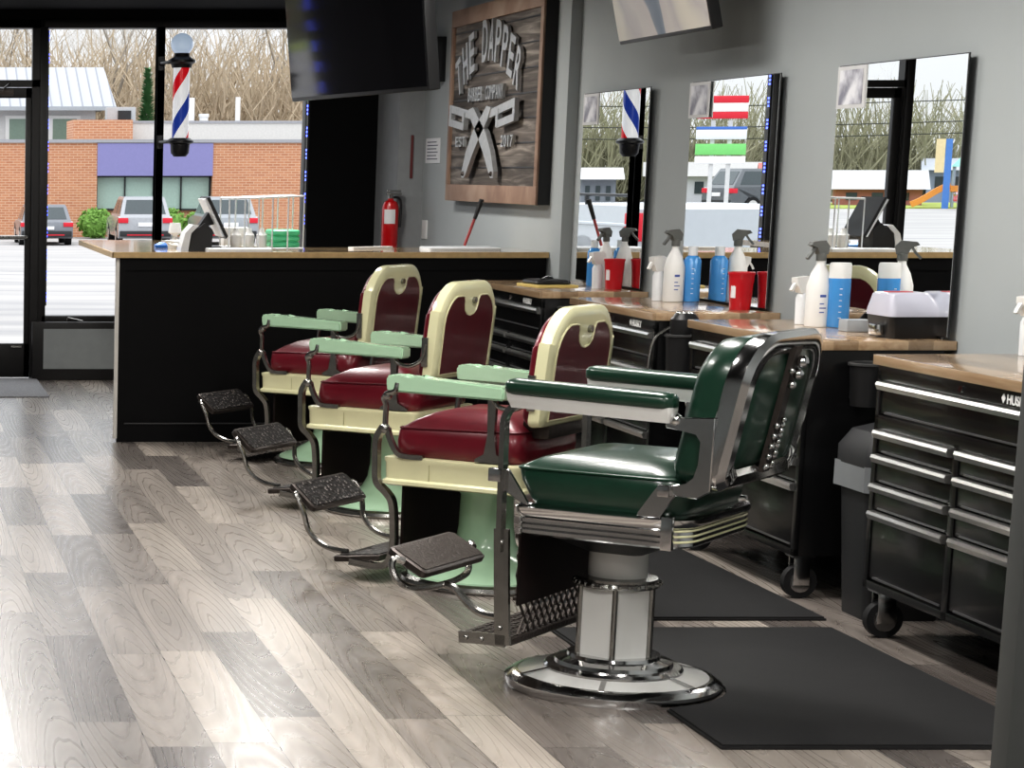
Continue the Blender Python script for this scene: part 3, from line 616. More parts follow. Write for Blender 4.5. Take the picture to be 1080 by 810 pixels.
# trash bin
t = thing('trash_bin', 'dark grey trash bin with clear liner between the two nearest benches', 'bin', (3.56, 7.93, 0))
bm = B(); loft(bm, [[(x, y, z) for x, y in rrect(-s*0.16, s*0.16, -s*0.13, s*0.13, 0.03, 3)] for s, z in ((0.82, 0), (1.0, 0.54))]); obj('tub', bm, PLASTGREY, t)
bm = B(); loft(bm, [[(x, y, z) for x, y in rrect(-s*0.17, s*0.17, -s*0.14, s*0.14, 0.03, 3)] for s, z in ((1.0, 0.54), (1.0, 0.60), (0.8, 0.66), (0.5, 0.68))]); obj('lid', bm, PLASTGREY, t)
bm = B(); loft(bm, [[(x*(1+0.03*math.sin(i*2.3)), y*(1+0.03*math.cos(i*3.1)), z) for i, (x, y) in enumerate(rrect(-0.172, 0.172, -0.142, 0.142, 0.03, 3))] for z in (0.455, 0.545)], (False, False)); obj('liner', bm, M('clear_bag', (0.20, 0.21, 0.22), 0.35), t)

# ------------------------------------------------------------------ bench top items
ZT = 0.9525
def spray(label, loc, h=0.26, rot=0.0, head=TRIGGREY, r=0.045, group=None, printed=True, body=WHITEPL):
    t = thing('spray_bottle', label, 'spray bottle', loc, rot, group)
    bm = B(); lathe(bm, [(0.001, 0), (r*0.95, 0), (r, 0.008), (r, h*0.48), (r*0.72, h*0.62), (r*0.36, h*0.72), (r*0.33, h*0.78), (0.001, h*0.78)], 24); obj('body', bm, body, t)
    bm = B(); lathe(bm, [(0.001, h*0.765), (r*0.42, h*0.765), (r*0.42, h*0.85), (r*0.3, h*0.86), (0.001, h*0.86)], 16)
    prism(bm, [(-0.018, -0.013, h*0.84), (0.024, -0.013, h*0.84), (0.030, -0.013, h*0.93), (0.008, -0.013, h), (-0.05, -0.013, h*0.985), (-0.060, -0.013, h*0.95), (-0.03, -0.013, h*0.915)], (0, 0.026, 0)); hd = obj('spray_head', bm, head, t)
    bm = B(); strap(bm, [(-0.032, 0, h*0.925), (-0.046, 0, h*0.86), (-0.068, 0, h*0.79)], 0.014, 0.010, (0, 1, 0)); obj('trigger', bm, head, hd)
    if printed:
        for k, (w, z) in enumerate(((0.5, 0.36), (0.35, 0.27), (0.55, 0.22), (0.4, 0.17))):
            a0 = math.radians(235); bm = B()
            tube(bm, [(1.008*r*math.cos(a), 1.008*r*math.sin(a), h*z) for a in [a0+w*q/6 for q in range(7)]], 0.005 if k == 0 else 0.0022, 4, flat=(1, 0.15)); obj('print_line', bm, BLUEINK, t)
    return t
def bottle(label, loc, h=0.17, r=0.036, mat=BLUE, cap=CLEARISH, group=None, tall=False):
    t = thing('liquid_bottle', label, 'bottle', loc, 0, group)
    bm = B(); lathe(bm, [(0.001, 0), (r*0.95, 0), (r, 0.006), (r, h*0.74), (r*(0.99 if tall else 0.8), h*(0.76 if tall else 0.80)), (r*0.5, h*0.84), (0.001, h*0.84)], 24); obj('body', bm, mat, t)
    bm = B(); lathe(bm, [(0.001, h*0.76), (r*0.985, h*0.76), (r*0.985, h*0.96), (r*0.9, h), (0.001, h)] if tall else [(0.001, h*0.835), (r*0.55, h*0.835), (r*0.55, h), (0.001, h)], 24); obj('cap', bm, cap, t)
    bm = B()
    for k in range(6): tube(bm, [(1.004*r*math.cos(a), 1.004*r*math.sin(a), h*(0.15+0.09*k)) for a in [math.radians(250)+q*0.08 for q in range(4)]], 0.0015, 4)
    obj('scale_marks', bm, PAPER, t)
def mini(label, loc, h=0.15, rot=0.0):
    t = thing('mist_bottle', label, 'spray bottle', loc, rot)
    bm = B(); lathe(bm, [(0.001, 0), (0.026, 0), (0.028, h*0.55), (0.018, h*0.66), (0.001, h*0.66)], 20); obj('body', bm, CLEARISH, t)
    bm = B(); prism(bm, [(-0.022, -0.018, h*0.65), (0.03, -0.018, h*0.65), (0.034, -0.018, h*0.95), (0.01, -0.018, h), (-0.045, -0.018, h*0.97), (-0.045, -0.018, h*0.88)], (0, 0.036, 0)); hd = obj('spray_head', bm, WHITEPL, t)
    bm = B(); strap(bm, [(-0.035, 0, h*0.88), (-0.05, 0, h*0.78), (-0.058, 0, h*0.70)], 0.016, 0.010, (0, 1, 0)); obj('trigger', bm, WHITEPL, hd)
def cup(label, loc, h=0.125, r=0.046):
    t = thing('red_tumbler', label, 'cup', loc)
    bm = B(); lathe(bm, [(0.001, 0), (r*0.80, 0), (r*0.82, 0.004), (r, h*0.93), (r*1.06, h*0.93), (r*1.06, h), (r*0.95, h), (r*0.75, 0.01), (0.001, 0.01)], 26, cap=False); obj('body', bm, RED, t)
    bm = B(); strap(bm, [(0.92*r*math.cos(a), 0.92*r*math.sin(a), h*0.50) for a in [math.radians(195)+q*0.13 for q in range(5)]], 0.06, 0.002, (0, 0, 1)); obj('white_label', bm, PAPER, t)
# farthest bench
t = thing('yellow_pad', 'yellow note pad lying on the farthest bench', 'pad', (3.50, 12.10, ZT), 0.1)
bm = B(); box(bm, -0.11, 0.11, -0.15, 0.15, 0, 0.012, 0.002); obj('pages', bm, YELLOW, t)
t = thing('clipper_case', 'flat black case lying on the yellow pad', 'case', (3.50, 12.12, ZT+0.0125), 0.1)
bm = B(); slab(bm, rrect(-0.095, 0.095, -0.12, 0.12, 0.03, 4), [(0.004, 0), (0, 0.008), (0.004, 0.018), (0.02, 0.024)]); obj('shell', bm, PLASTBLK, t)
bm = B(); tube(bm, smoothpath([(-0.05, -0.06, 0.024), (0.0, 0.0, 0.034), (0.05, 0.05, 0.025)]), 0.008, 6); obj('strap', bm, PLASTGREY, t)
bottle('blue bottle with pale cap on the farthest bench, left of the red tumbler', (3.755, 12.15, ZT), 0.24, 0.034)
cup('red tumbler on the farthest bench', (3.755, 11.80, ZT), 0.155, 0.050)
spray('white spray bottle with dark nozzle behind the red tumbler on the farthest bench', (3.775, 12.02, ZT), 0.31, 0.6, TRIGGREY, 0.042, printed=False)
mini('small white mist bottle on the farthest bench beside the red tumbler', (3.70, 11.90, ZT), 0.19, 0.3)
# middle bench
spray('white spray bottle with grey trigger on the middle bench', (3.685, 10.70, ZT), 0.335, 0.35, TRIGGREY, 0.047)
bottle('blue bottle beside the white spray bottle on the middle bench', (3.768, 10.70, ZT), 0.255, 0.040)
mini('small white mist bottle left of the spray bottle on the middle bench', (3.64, 10.78, ZT), 0.21, 0.3)
cup('red tumbler on the middle bench', (3.762, 10.06, ZT), 0.165, 0.054)
# bench with the case
spray('white spray bottle with grey trigger on the bench left of the lilac-lidded case', (3.665, 8.98, ZT), 0.335, 0.35, TRIGGREY, 0.047)
bottle('tall blue bottle beside the white spray bottle left of the lilac-lidded case', (3.728, 8.94, ZT), 0.25, 0.042, BLUE, WHITEPL, tall=True)
mini('small white mist bottle at the left of the bench with the lilac-lidded case', (3.66, 9.12, ZT), 0.19, 0.3)
t = thing('steriliser_case', 'black case with lilac grey lid on the bench below the nearest mirror', 'case', (3.752, 8.40, ZT))
bm = B(); loft(bm, [[(x, y, z) for x, y in rrect(-0.10*s, 0.10*s, -0.11*s, 0.11*s, 0.02, 4)] for s, z in ((0.90, 0.0), (0.93, 0.015), (1.0, 0.08))]); obj('base', bm, PLASTBLK, t)
bm = B(); loft(bm, [[(x+dx, y, z) for x, y in rrect(-0.103*s, 0.103*s, -0.113*s, 0.113*s, 0.025, 4)] for s, z, dx in ((1.0, 0.08, 0), (1.0, 0.10, 0), (0.76, 0.158, -0.018), (0.66, 0.165, -0.018))]); obj('lid', bm, LILAC, t)
bm = B(); box(bm, -0.08, 0.01, -0.03, 0.02, 0.164, 0.168); obj('red_marking', bm, RED, t)
bm = B(); box(bm, -0.125, -0.095, -0.05, 0.02, 0.01, 0.05, 0.005); obj('side_latch', bm, CHROME, t)
bm = B(); tube(bm, [(0.104, -0.08, 0.0), (0.109, -0.08, 0.05), (0.102, -0.08, 0.07)], 0.008, 8); obj('hinge_clip', bm, CHROME, t)
bm = B(); box(bm, -0.05, 0.05, -0.04, 0.04, 0, 0.045, 0.004); tag(obj('reflection_block', bm, M('reflection_grey', (0.32, 0.34, 0.36), 0.6)), 'small grey block standing in for a mirror reflection, on the bench between blue bottle and lilac-lidded case', 'box', loc=(3.70, 8.70, ZT))  # solid block stands in for something the mirror only reflects
# nearest bench
mini('small white mist bottle alone on the nearest bench at the right photo edge', (3.79, 7.56, ZT), 0.20, 0.3)

# ------------------------------------------------------------------ mats
def floor_mat(label, x0, x1, y0, y1, cx, cy, r):
    a0 = math.acos((x0-cx)/r); n = 14
    pts = [(x1, y0), (x1, y1), (x0, y1)] + [(cx+r*math.cos(a0-2*a0*k/n), cy+r*math.sin(a0-2*a0*k/n)) for k in range(n+1)] + [(x0, y0)]
    bm = B(); prism(bm, [(x, y, 0.0005) for x, y in pts], (0, 0, 0.013)); bmesh.ops.bevel(bm, geom=[e for e in bm.edges if all(v.co.z > 0.01 for v in e.verts)], offset=0.006, segments=2, affect='EDGES')
    tag(obj('floor_mat', bm, MATRUB, smooth=False), label, 'mat', 'black anti-fatigue mats')
floor_mat('black floor mat beside the base of the green chair', 2.28, 3.25, 6.03, 7.66, 2.224, 6.80, 0.335)
floor_mat('black floor mat behind the green chair, between it and the benches', 2.36, 3.30, 7.83, 9.30, 2.295, 8.589, 0.335)

# ------------------------------------------------------------------ green barber chair (local x = forward, y = left, z = up)
ROT = math.radians(140)
gc = thing('barber_chair', 'green leather barber chair with white pedestal and chrome trim', 'barber chair', (2.224, 6.802, 0), ROT)
bm = B(); slab(bm, rrect(-0.315, 0.315, -0.315, 0.315, 0.3149, 10), [(0, 0), (-0.006, 0.012), (-0.004, 0.028), (0.02, 0.044), (0.035, 0.046), (0.035, 0.02)]); obj('base_rim', bm, CHROME, gc)
bm = B(); lathe(bm, [(0.283, 0.02), (0.283, 0.044), (0.16, 0.068), (0.16, 0.02)], 40); bs = obj('base_panels', bm, WHITEP, gc)
for k in range(6):
    bm = B(); a = math.radians(106)+k*PI/3; prism(bm, [(r*math.cos(a)+s*0.008*-math.sin(a), r*math.sin(a)+s*0.008*math.cos(a), z) for r, z, s in ((0.285, 0.0445, -1), (0.285, 0.0445, 1), (0.16, 0.070, 1), (0.16, 0.070, -1))], (0, 0, 0.004)); obj('base_spoke', bm, CHROME, bs)
bm = B(); lathe(bm, [(0.205, 0.03), (0.205, 0.066), (0.198, 0.074), (0.175, 0.076), (0.172, 0.088), (0.150, 0.094), (0.138, 0.098), (0.135, 0.108), (0.001, 0.11)], 36); obj('base_steps', bm, CHROME, gc)
RIB = math.radians(110)
bm = B(); loft(bm, [[(0.118*math.cos(RIB+k*PI/3), 0.118*math.sin(RIB+k*PI/3), z) for k in range(6)] for z in (0.10, 0.325)]); obj('pedestal', bm, WHITEP, gc, angle=20)
bm = B()
for k in range(6):
    a = RIB+k*PI/3; cyl(bm, (0.118*math.cos(a), 0.118*math.sin(a), 0.10), (0.118*math.cos(a), 0.118*math.sin(a), 0.325), 0.0085, 8)
obj('pedestal_ribs', bm, NICKEL, gc)
bm = B(); lathe(bm, [(0.08, 0.318), (0.124, 0.318), (0.128, 0.326), (0.124, 0.334), (0.118, 0.336), (0.118, 0.344), (0.085, 0.348)], 32)
for k in range(28): a = k*PI/14; ball(bm, (0.124*math.cos(a), 0.124*math.sin(a), 0.329), 0.008, 6)
obj('collar', bm, NICKEL, gc)
bm = B(); lathe(bm, [(0.001, 0.33), (0.088, 0.33), (0.088, 0.46), (0.001, 0.46)], 32); obj('piston', bm, WHITEP, gc)
bm = B(); loft(bm, [[(x, y, z) for x, y in rrect(-0.22*s, 0.16*s, -0.20*s, 0.20*s, 0.03, 3)] for s, z in ((0.45, 0.425), (1.0, 0.48), (1.0, 0.50))]); obj('underframe', bm, PLASTBLK, gc)
# seat band with ribs
bl = rrect(-0.305, 0.205, -0.288, 0.288, (0.035, 0.035+0.06, 0.095, 0.035), 6)
bl = rrect(-0.305, 0.205, -0.288, 0.288, (0.03, 0.10, 0.10, 0.03), 6)
bm = B(); slab(bm, bl, [(0.03, 0.49), (0.006, 0.488), (0.0, 0.494), (0.0, 0.504), (0.006, 0.507), (0.0, 0.511), (0.0, 0.520), (0.006, 0.523), (0.0, 0.527), (0.0, 0.536), (0.006, 0.539), (0.002, 0.543), (-0.008, 0.556), (-0.010, 0.572), (0.004, 0.582), (0.04, 0.582)]); sb = obj('seat_band', bm, CHROME, gc)
bm = B()
rear = [p for p in bl if p[0] < -0.20 and p[1] < 0.275]
for z in (0.507, 0.523, 0.539):
    tube(bm, [(x*1.002, y*1.002, z) for x, y in rear], 0.0035, 6)
obj('cream_line', bm, CREAM, sb)
for s in (1, -1):
    bm = B(); box(bm, -0.272, -0.238, min(s*0.28, s*0.301), max(s*0.28, s*0.301), 0.486, 0.584, 0.004); obj('corner_plate', bm, CHROME, sb)
# cushion
sl = rrect(-0.29, 0.215, -0.275, 0.275, (0.03, 0.09, 0.09, 0.03), 6)
def tilt(u, v, d):
    f = 0 if u < 0.1 else (u-0.1)/0.115
    return (u - (0.045*f*max(0, (0.68-d)/0.10) if d < 0.68 else 0), v, d)
bm = B(); slab(bm, sl, [(0.012, 0.578), (0.002, 0.60), (-0.004, 0.65), (0.0, 0.683), (0.015, 0.697), (0.05, 0.716), (0.11, 0.728), (0.18, 0.734), (0.24, 0.735)], tilt); cu = obj('seat_cushion', bm, GREEN, gc, angle=60)
bm = B(); tube(bm, [tilt(u, v, 0.686) for u, v in inset(sl, -0.001)], 0.0045, 6, True); obj('piping', bm, GREENPIPE, cu)
# backrest
def gb(u, v, d): return (-0.235-0.20*(v-0.70)-d-0.018*(1-(u/0.29)**2)*(1 if d > 0.08 else 0.2), u, v)
bk = rrect(-0.283, 0.283, 0.675, 1.095, (0.13, 0.13, 0.05, 0.05), 7)
bm = B(); slab(bm, bk, [(0.09, 0.0), (0.03, 0.006), (0.008, 0.025), (0.0, 0.06), (0.0, 0.13), (0.01, 0.14)], gb); obj('backrest', bm, GREEN, gc, angle=60)
bm = B(); slab(bm, bk, [(-0.004, 0.10), (-0.012, 0.115), (-0.012, 0.15), (0.002, 0.168), (0.03, 0.170), (0.048, 0.158), (0.048, 0.12), (0.02, 0.10)], gb, wrap=True); obj('back_frame', bm, CHROME, gc)
bm = B(); slab(bm, inset(bk, 0.046), [(0, 0.12), (0.0, 0.148), (0.02, 0.155), (0.08, 0.158)], gb); bp_ = obj('rear_panel', bm, GREEN, gc, angle=60)
bm = B()
rings = []
for z in (0.70, 0.80, 0.90, 1.0, 1.065): rings.append([gb(-0.034, z, 0.156), gb(-0.024, z, 0.170), gb(0.024, z, 0.170), gb(0.034, z, 0.156)])
loft(bm, rings); rail = obj('headrest_rail', bm, DARKIRON, gc)
STUDS = []
for k in range(7):
    for u in (-0.022, 0.022):
        if k < 5 or k == 6: STUDS.append((gb(u, 0.715+k*0.030+(0.10 if k == 6 else 0), 0.172), 0.010))
for k in range(5): STUDS.append((gb(0, 0.725+k*0.032, 0.18), 0.008))
STUDS += [(gb(0.0, 0.985, 0.185), 0.016), (gb(-0.01, 1.02, 0.185), 0.019), (gb(0.014, 0.955, 0.18), 0.013)]
STUDS += [(gb(-0.292, 0.74+k*0.052, 0.15), 0.009) for k in range(6)]
for p, r in STUDS:
    bm = B(); ball(bm, p, r, 8); obj('stud', bm, CHROME, rail)
# side brackets tying arm, back and seat
for s in (1, -1):
    def pp(pts, y0=0.283, th=0.016):
        b2 = B(); prism(b2, [(x, s*y0, z) for x, z in pts], (0, s*th, 0)); bmesh.ops.bevel(b2, geom=b2.edges[:], offset=0.003, segments=1, affect='EDGES'); return b2
    bm = pp([(-0.235, 0.868), (-0.375, 0.876), (-0.372, 0.665), (-0.335, 0.642), (-0.275, 0.645), (-0.252, 0.668), (-0.268, 0.678), (-0.305, 0.682), (-0.325, 0.70), (-0.337, 0.74), (-0.34, 0.805), (-0.325, 0.828), (-0.235, 0.838)])
    obj('back_bracket', bm, CHROME, gc)
    bm = pp([(-0.27, 0.672), (-0.225, 0.678), (-0.215, 0.655), (-0.165, 0.59), (-0.165, 0.578), (-0.235, 0.578), (-0.245, 0.60), (-0.272, 0.645)], 0.285, 0.014); box(bm, -0.262, -0.228, min(s*0.295, s*0.318), max(s*0.295, s*0.318), 0.643, 0.677, 0.004); obj('rear_bracket', bm, CHROME, gc)
    bm = pp([(0.275, 0.68), (0.275, 0.655), (0.235, 0.61), (0.17, 0.575), (0.165, 0.585), (0.18, 0.605), (0.215, 0.655), (0.23, 0.68)], 0.285, 0.012); box(bm, 0.245, 0.285, min(s*0.295, s*0.322), max(s*0.295, s*0.322), 0.643, 0.683, 0.004); obj('front_bracket', bm, CHROME, gc)
    bm = B(); strap(bm, smoothpath([(0.245, s*0.30, 0.43), (0.247, s*0.30, 0.60), (0.248, s*0.30, 0.78), (0.247, s*0.298, 0.835), (0.225, s*0.293, 0.868), (0.18, s*0.29, 0.874)]), 0.034, 0.016, (0.9, 0, 0.43) if False else (0, 1, 0)); obj('arm_post', bm, NICKEL, gc)
    bm = B(); slab(bm, rrect(-0.262, 0.245, s*0.29-0.036, s*0.29+0.036, 0.012, 3), [(0.014, 0.868), (0.012, 0.878), (0.006, 0.890), (0.004, 0.912), (0.006, 0.914)], lambda u, v, d: (u, v, d-0.035*(0.245-u)*0.9-0.0)); ar = obj('armrest', bm, WHITEP, gc)
    bm = B(); slab(bm, rrect(-0.262, 0.25, s*0.29-0.042, s*0.29+0.042, 0.035, 5), [(0.008, 0.908), (0.0, 0.915), (0.0, 0.938), (0.008, 0.948), (0.025, 0.953)], lambda u, v, d: (u, v, d-0.035*(0.245-u)*0.9)); obj('arm_pad', bm, GREEN, ar, angle=60)
    bm = B(); ball(bm, (-0.262, s*0.29, 0.862), 0.018, 10); box(bm, -0.275, -0.245, s*0.29-0.012, s*0.29+0.012, 0.85, 0.875, 0.004); obj('arm_pivot', bm, CHROME, gc)
    if s < 0: bm = B(); strap(bm, [(-0.09, s*0.285, 0.865), (-0.085, s*0.285, 0.78), (-0.075, s*0.285, 0.70), (-0.06, s*0.285, 0.585)], 0.012, 0.03, (0, 1, 0)); obj('mid_post', bm, CHROME, gc)
    # front side bar down to the foot plate
    bm = B(); strap(bm, [(0.243, s*0.298, 0.50), (0.236, s*0.298, 0.35), (0.228, s*0.298, 0.20), (0.222, s*0.298, 0.148)], 0.014, 0.046, (0, 1, 0)); strap(bm, [(0.215, s*0.298, 0.160), (0.29, s*0.298, 0.160), (0.365, s*0.298, 0.155)], 0.014, 0.036, (0, 1, 0))
    for x, z in ((0.24, 0.46), (0.232, 0.20), (0.29, 0.158), (0.34, 0.157)): ball(bm, (x, s*0.306, z), 0.008, 8)
    obj('leg_bar', bm, NICKEL, gc)
bm = B(); slab(bm, rrect(0.20, 0.365, -0.29, 0.29, 0.01, 2), [(0.004, 0.145), (0, 0.150), (0, 0.166), (0.004, 0.170)]); fp = obj('foot_plate', bm, TREAD2, gc)
bm = B()
for i in range(6):
    for j in range(20):
        x, y = 0.215+i*0.026, -0.27+j*0.0284; box(bm, x-0.009, x+0.009, y-0.009, y+0.009, 0.170, 0.173)
o = obj('tread_studs', bm, DARKIRON, fp, smooth=False)
# lattice kick panel; a near-black sheet stands for its shaded opening
bm = B(); box(bm, 0.188, 0.194, -0.285, 0.285, 0.27, 0.485)
obj('kick_panel', bm, KICK, gc)
bm = B()
for k in range(-1, 15):
    for s in (1, -1):
        a = Vector((0.20, -0.27+k*0.04, 0.175)); b_ = a+Vector((0, s*0.09, 0.115))
        if abs(b_.y) < 0.285 and abs(a.y) < 0.285: strap(bm, [a, b_], 0.006, 0.006, (1, 0, 0))
for s in (1, -1):
    for k in range(3):
        tube(bm, smoothpath([(0.20, s*0.272, 0.30+k*0.06), (0.205, s*0.25, 0.33+k*0.06), (0.20, s*0.272, 0.36+k*0.06)]), 0.005, 6)
box(bm, 0.195, 0.205, -0.285, 0.285, 0.285, 0.295); box(bm, 0.195, 0.205, -0.285, 0.285, 0.475, 0.487)
obj('kick_lattice', bm, DARKIRON, gc)
# flip footrest
def footrest(parent, front, rear, bend, low, w, tread, tubem, r=0.011, xo=0.0):
    """pad between front edge (x,z) and rear edge (x,z), tubes on both sides bending back to the low plate."""
    f, q = Vector((front[0], 0, front[1])), Vector((rear[0], 0, rear[1])); d = (q-f).normalized(); n = Vector((-d.z, 0, d.x))
    if n.z < 0: n = -n
    L = (q-f).length
    mp = lambda u, v, dd: f + d*u + Vector((0, v, 0)) + n*dd
    bm = B(); slab(bm, rrect(0, L, -w, w, 0.02, 3), [(0.006, -0.028), (0, -0.022), (0, -0.004), (0.008, 0)], mp); pd = obj('footrest', bm, DARKIRON, parent)
    bm = B(); slab(bm, rrect(0.012, L-0.012, -w+0.012, w-0.012, 0.012, 3), [(0, -0.002), (0, 0.003)], mp); obj('tread', bm, tread, pd)
    if bend is None: return pd
    bm = B()
    for s in (1, -1):
        tube(bm, smoothpath([mp(L*0.30, s*w*0.98, -0.014), mp(L*0.42, s*(w+0.02), -0.012)] + [(x, s*y, z) for x, y, z in bend] + [low[0:1][0] if False else (low[0][0], s*low[0][1], low[0][2])]), r, 8)
        if len(low) > 1: pass
    cyl(bm, mp(L*0.32, -w-0.02, -0.014), mp(L*0.32, w+0.02, -0.014), r*0.9, 8)
    obj('support_tube', bm, tubem, parent)
    return pd
pd = footrest(gc, (0.655, 0.392), (0.525, 0.322), None, None, 0.215, TREAD2, NICKEL)
bm = B(); tube(bm, smoothpath([(0.60, 0.215, 0.352), (0.625, 0.238, 0.358), (0.625, 0.245, 0.325), (0.60, 0.238, 0.285), (0.575, 0.17, 0.262), (0.56, 0.0, 0.255), (0.575, -0.17, 0.262), (0.60, -0.238, 0.285), (0.61, -0.252, 0.325), (0.60, -0.245, 0.352), (0.575, -0.215, 0.345)]), 0.011, 8); obj('bail', bm, NICKEL, gc)
bm = B(); tube(bm, smoothpath([(0.56, 0.02, 0.256), (0.52, 0.02, 0.245), (0.475, 0.02, 0.205), (0.43, 0.02, 0.178), (0.35, 0.02, 0.172)]), 0.013, 8); obj('support_tube', bm, NICKEL, gc)

# ------------------------------------------------------------------ burgundy porcelain chairs
rc = thing('barber_chair', 'burgundy barber chair nearest the green one, red seat and mint arms', 'barber chair', (2.295, 8.589, 0), ROT, 'burgundy porcelain barber chairs')
bm = B(); slab(bm, rrect(-0.31, 0.31, -0.31, 0.31, 0.3099, 10), [(0.004, 0), (-0.004, 0.012), (0.0, 0.026), (0.02, 0.034), (0.03, 0.02)]); obj('base_rim', bm, NICKEL, rc)
bm = B(); lathe(bm, [(0.29, 0.02), (0.285, 0.04), (0.20, 0.075), (0.135, 0.115), (0.112, 0.16), (0.103, 0.22), (0.10, 0.34), (0.106, 0.35), (0.106, 0.366), (0.001, 0.37)], 40); obj('base', bm, MINT, rc)
bm = B(); lathe(bm, [(0.075, 0.36), (0.075, 0.41), (0.001, 0.41)], 20); obj('piston', bm, NICKEL, rc)
bl = rrect(-0.255, 0.288, -0.29, 0.29, (0.02, 0.03, 0.03, 0.02), 3)
bm = B(); slab(bm, bl, [(0.06, 0.388), (0.004, 0.384), (-0.008, 0.390), (-0.008, 0.402), (0.002, 0.410), (0.0, 0.470), (-0.004, 0.478), (-0.004, 0.490), (0.012, 0.494), (0.05, 0.494)]); sb = obj('seat_frame', bm, CREAM, rc)
bm = B()
for s in (1, -1): box(bm, 0.10, 0.103, s*0.290-0.0012, s*0.290+0.0012, 0.41, 0.472)
obj('frame_seam', bm, M('darker_cream_seam', (0.40, 0.38, 0.22), 0.4), sb)  # seam lines in a darker cream
sl = rrect(-0.245, 0.255, -0.265, 0.265, (0.03, 0.06, 0.06, 0.03), 5)
bm = B(); slab(bm, sl, [(0.012, 0.49), (0.0, 0.505), (-0.003, 0.55), (0.002, 0.592), (0.016, 0.606), (0.05, 0.630), (0.10, 0.654), (0.16, 0.668), (0.22, 0.672)], lambda u, v, d: (u, v, d+0.012*(0.255-u)/0.5*(d > 0.55))); cu = obj('seat_cushion', bm, BURG, rc, angle=60)
bm = B(); tube(bm, [(u, v, 0.600+0.012*(0.255-u)/0.5) for u, v in inset(sl, 0.004)], 0.004, 6, True); obj('piping', bm, BURGDARK, cu)
# backrest: outline (y, z)
def rbk(u, v, d): return (-0.225-0.10*(v-0.64)-d, u, v)
bo = rrect(-0.285, 0.285, 0.640, 1.075, (0.16, 0.16, 0.03, 0.03), 8)
def archy(loop): return [(u, v-(0.0 if v < 0.95 else 0.035*(u/0.285)**2)) for u, v in loop]
bo = archy(bo)
inner = [(-0.232, 0.662), (0.232, 0.662), (0.238, 0.88)] + [(0.118+0.12*math.cos(a), 0.885+0.125*math.sin(a)) for a in [k*PI/12 for k in range(1, 6)]] + [(0.098, 1.006), (0.078, 1.004), (0.066, 0.985)]
inner += [(0.066*math.cos(a), 0.968+0.050*math.sin(a)) for a in [0, -PI/6, -PI/3, -PI/2, -2*PI/3, -5*PI/6, -PI]]
inner += [(-0.066, 0.985), (-0.078, 1.004), (-0.098, 1.006)] + [(-0.118-0.12*math.cos(a), 0.885+0.125*math.sin(a)) for a in [k*PI/12 for k in range(5, 0, -1)]] + [(-0.238, 0.88)]
bm = B(); slab(bm, bo, [(0.03, 0.048), (0.0, 0.048), (-0.003, 0.060), (0.0, 0.090), (0.012, 0.098), (0.035, 0.100)], rbk); bf = obj('back_frame', bm, CREAM, rc, angle=50)
bm = B(); loft(bm, [[rbk(u, v, 0.0985) for u, v in inner], [rbk(u, v, 0.1025) for u, v in inner]]); bmesh.ops.triangulate(bm, faces=[f for f in bm.faces if len(f.verts) > 4]); obj('rear_panel', bm, BURGDARK, rc, angle=30)
bm = B(); tube(bm, [rbk(u, v, 0.1015) for u, v in inner], 0.004, 6, True); obj('panel_bead', bm, M('cream_bead', (0.50, 0.47, 0.30), 0.3), bf)
bm = B(); box(bm, -0.255, -0.25, -0.001, 0.001, 0, 0.001)
bm.free(); bm = B(); p = Vector(rbk(-0.02, 0.985, 0.104)); cyl(bm, p+Vector((0.006, 0, 0)), p-Vector((0.010, 0, 0)), 0.014, 12); obj('headrest_socket', bm, NICKEL, bf)
bc = archy(rrect(-0.268, 0.268, 0.645, 1.055, (0.15, 0.15, 0.03, 0.03), 8))
bm = B(); slab(bm, bc, [(0.10, 0.0), (0.04, 0.004), (0.012, 0.014), (0.0, 0.032), (0.0, 0.052)], rbk); obj('back_cushion', bm, BURG, rc, angle=60)
bm = B(); box(bm, -0.31, -0.20, -0.17, 0.17, 0.585, 0.655, 0.02); obj('back_hinge', bm, DARKIRON, rc)
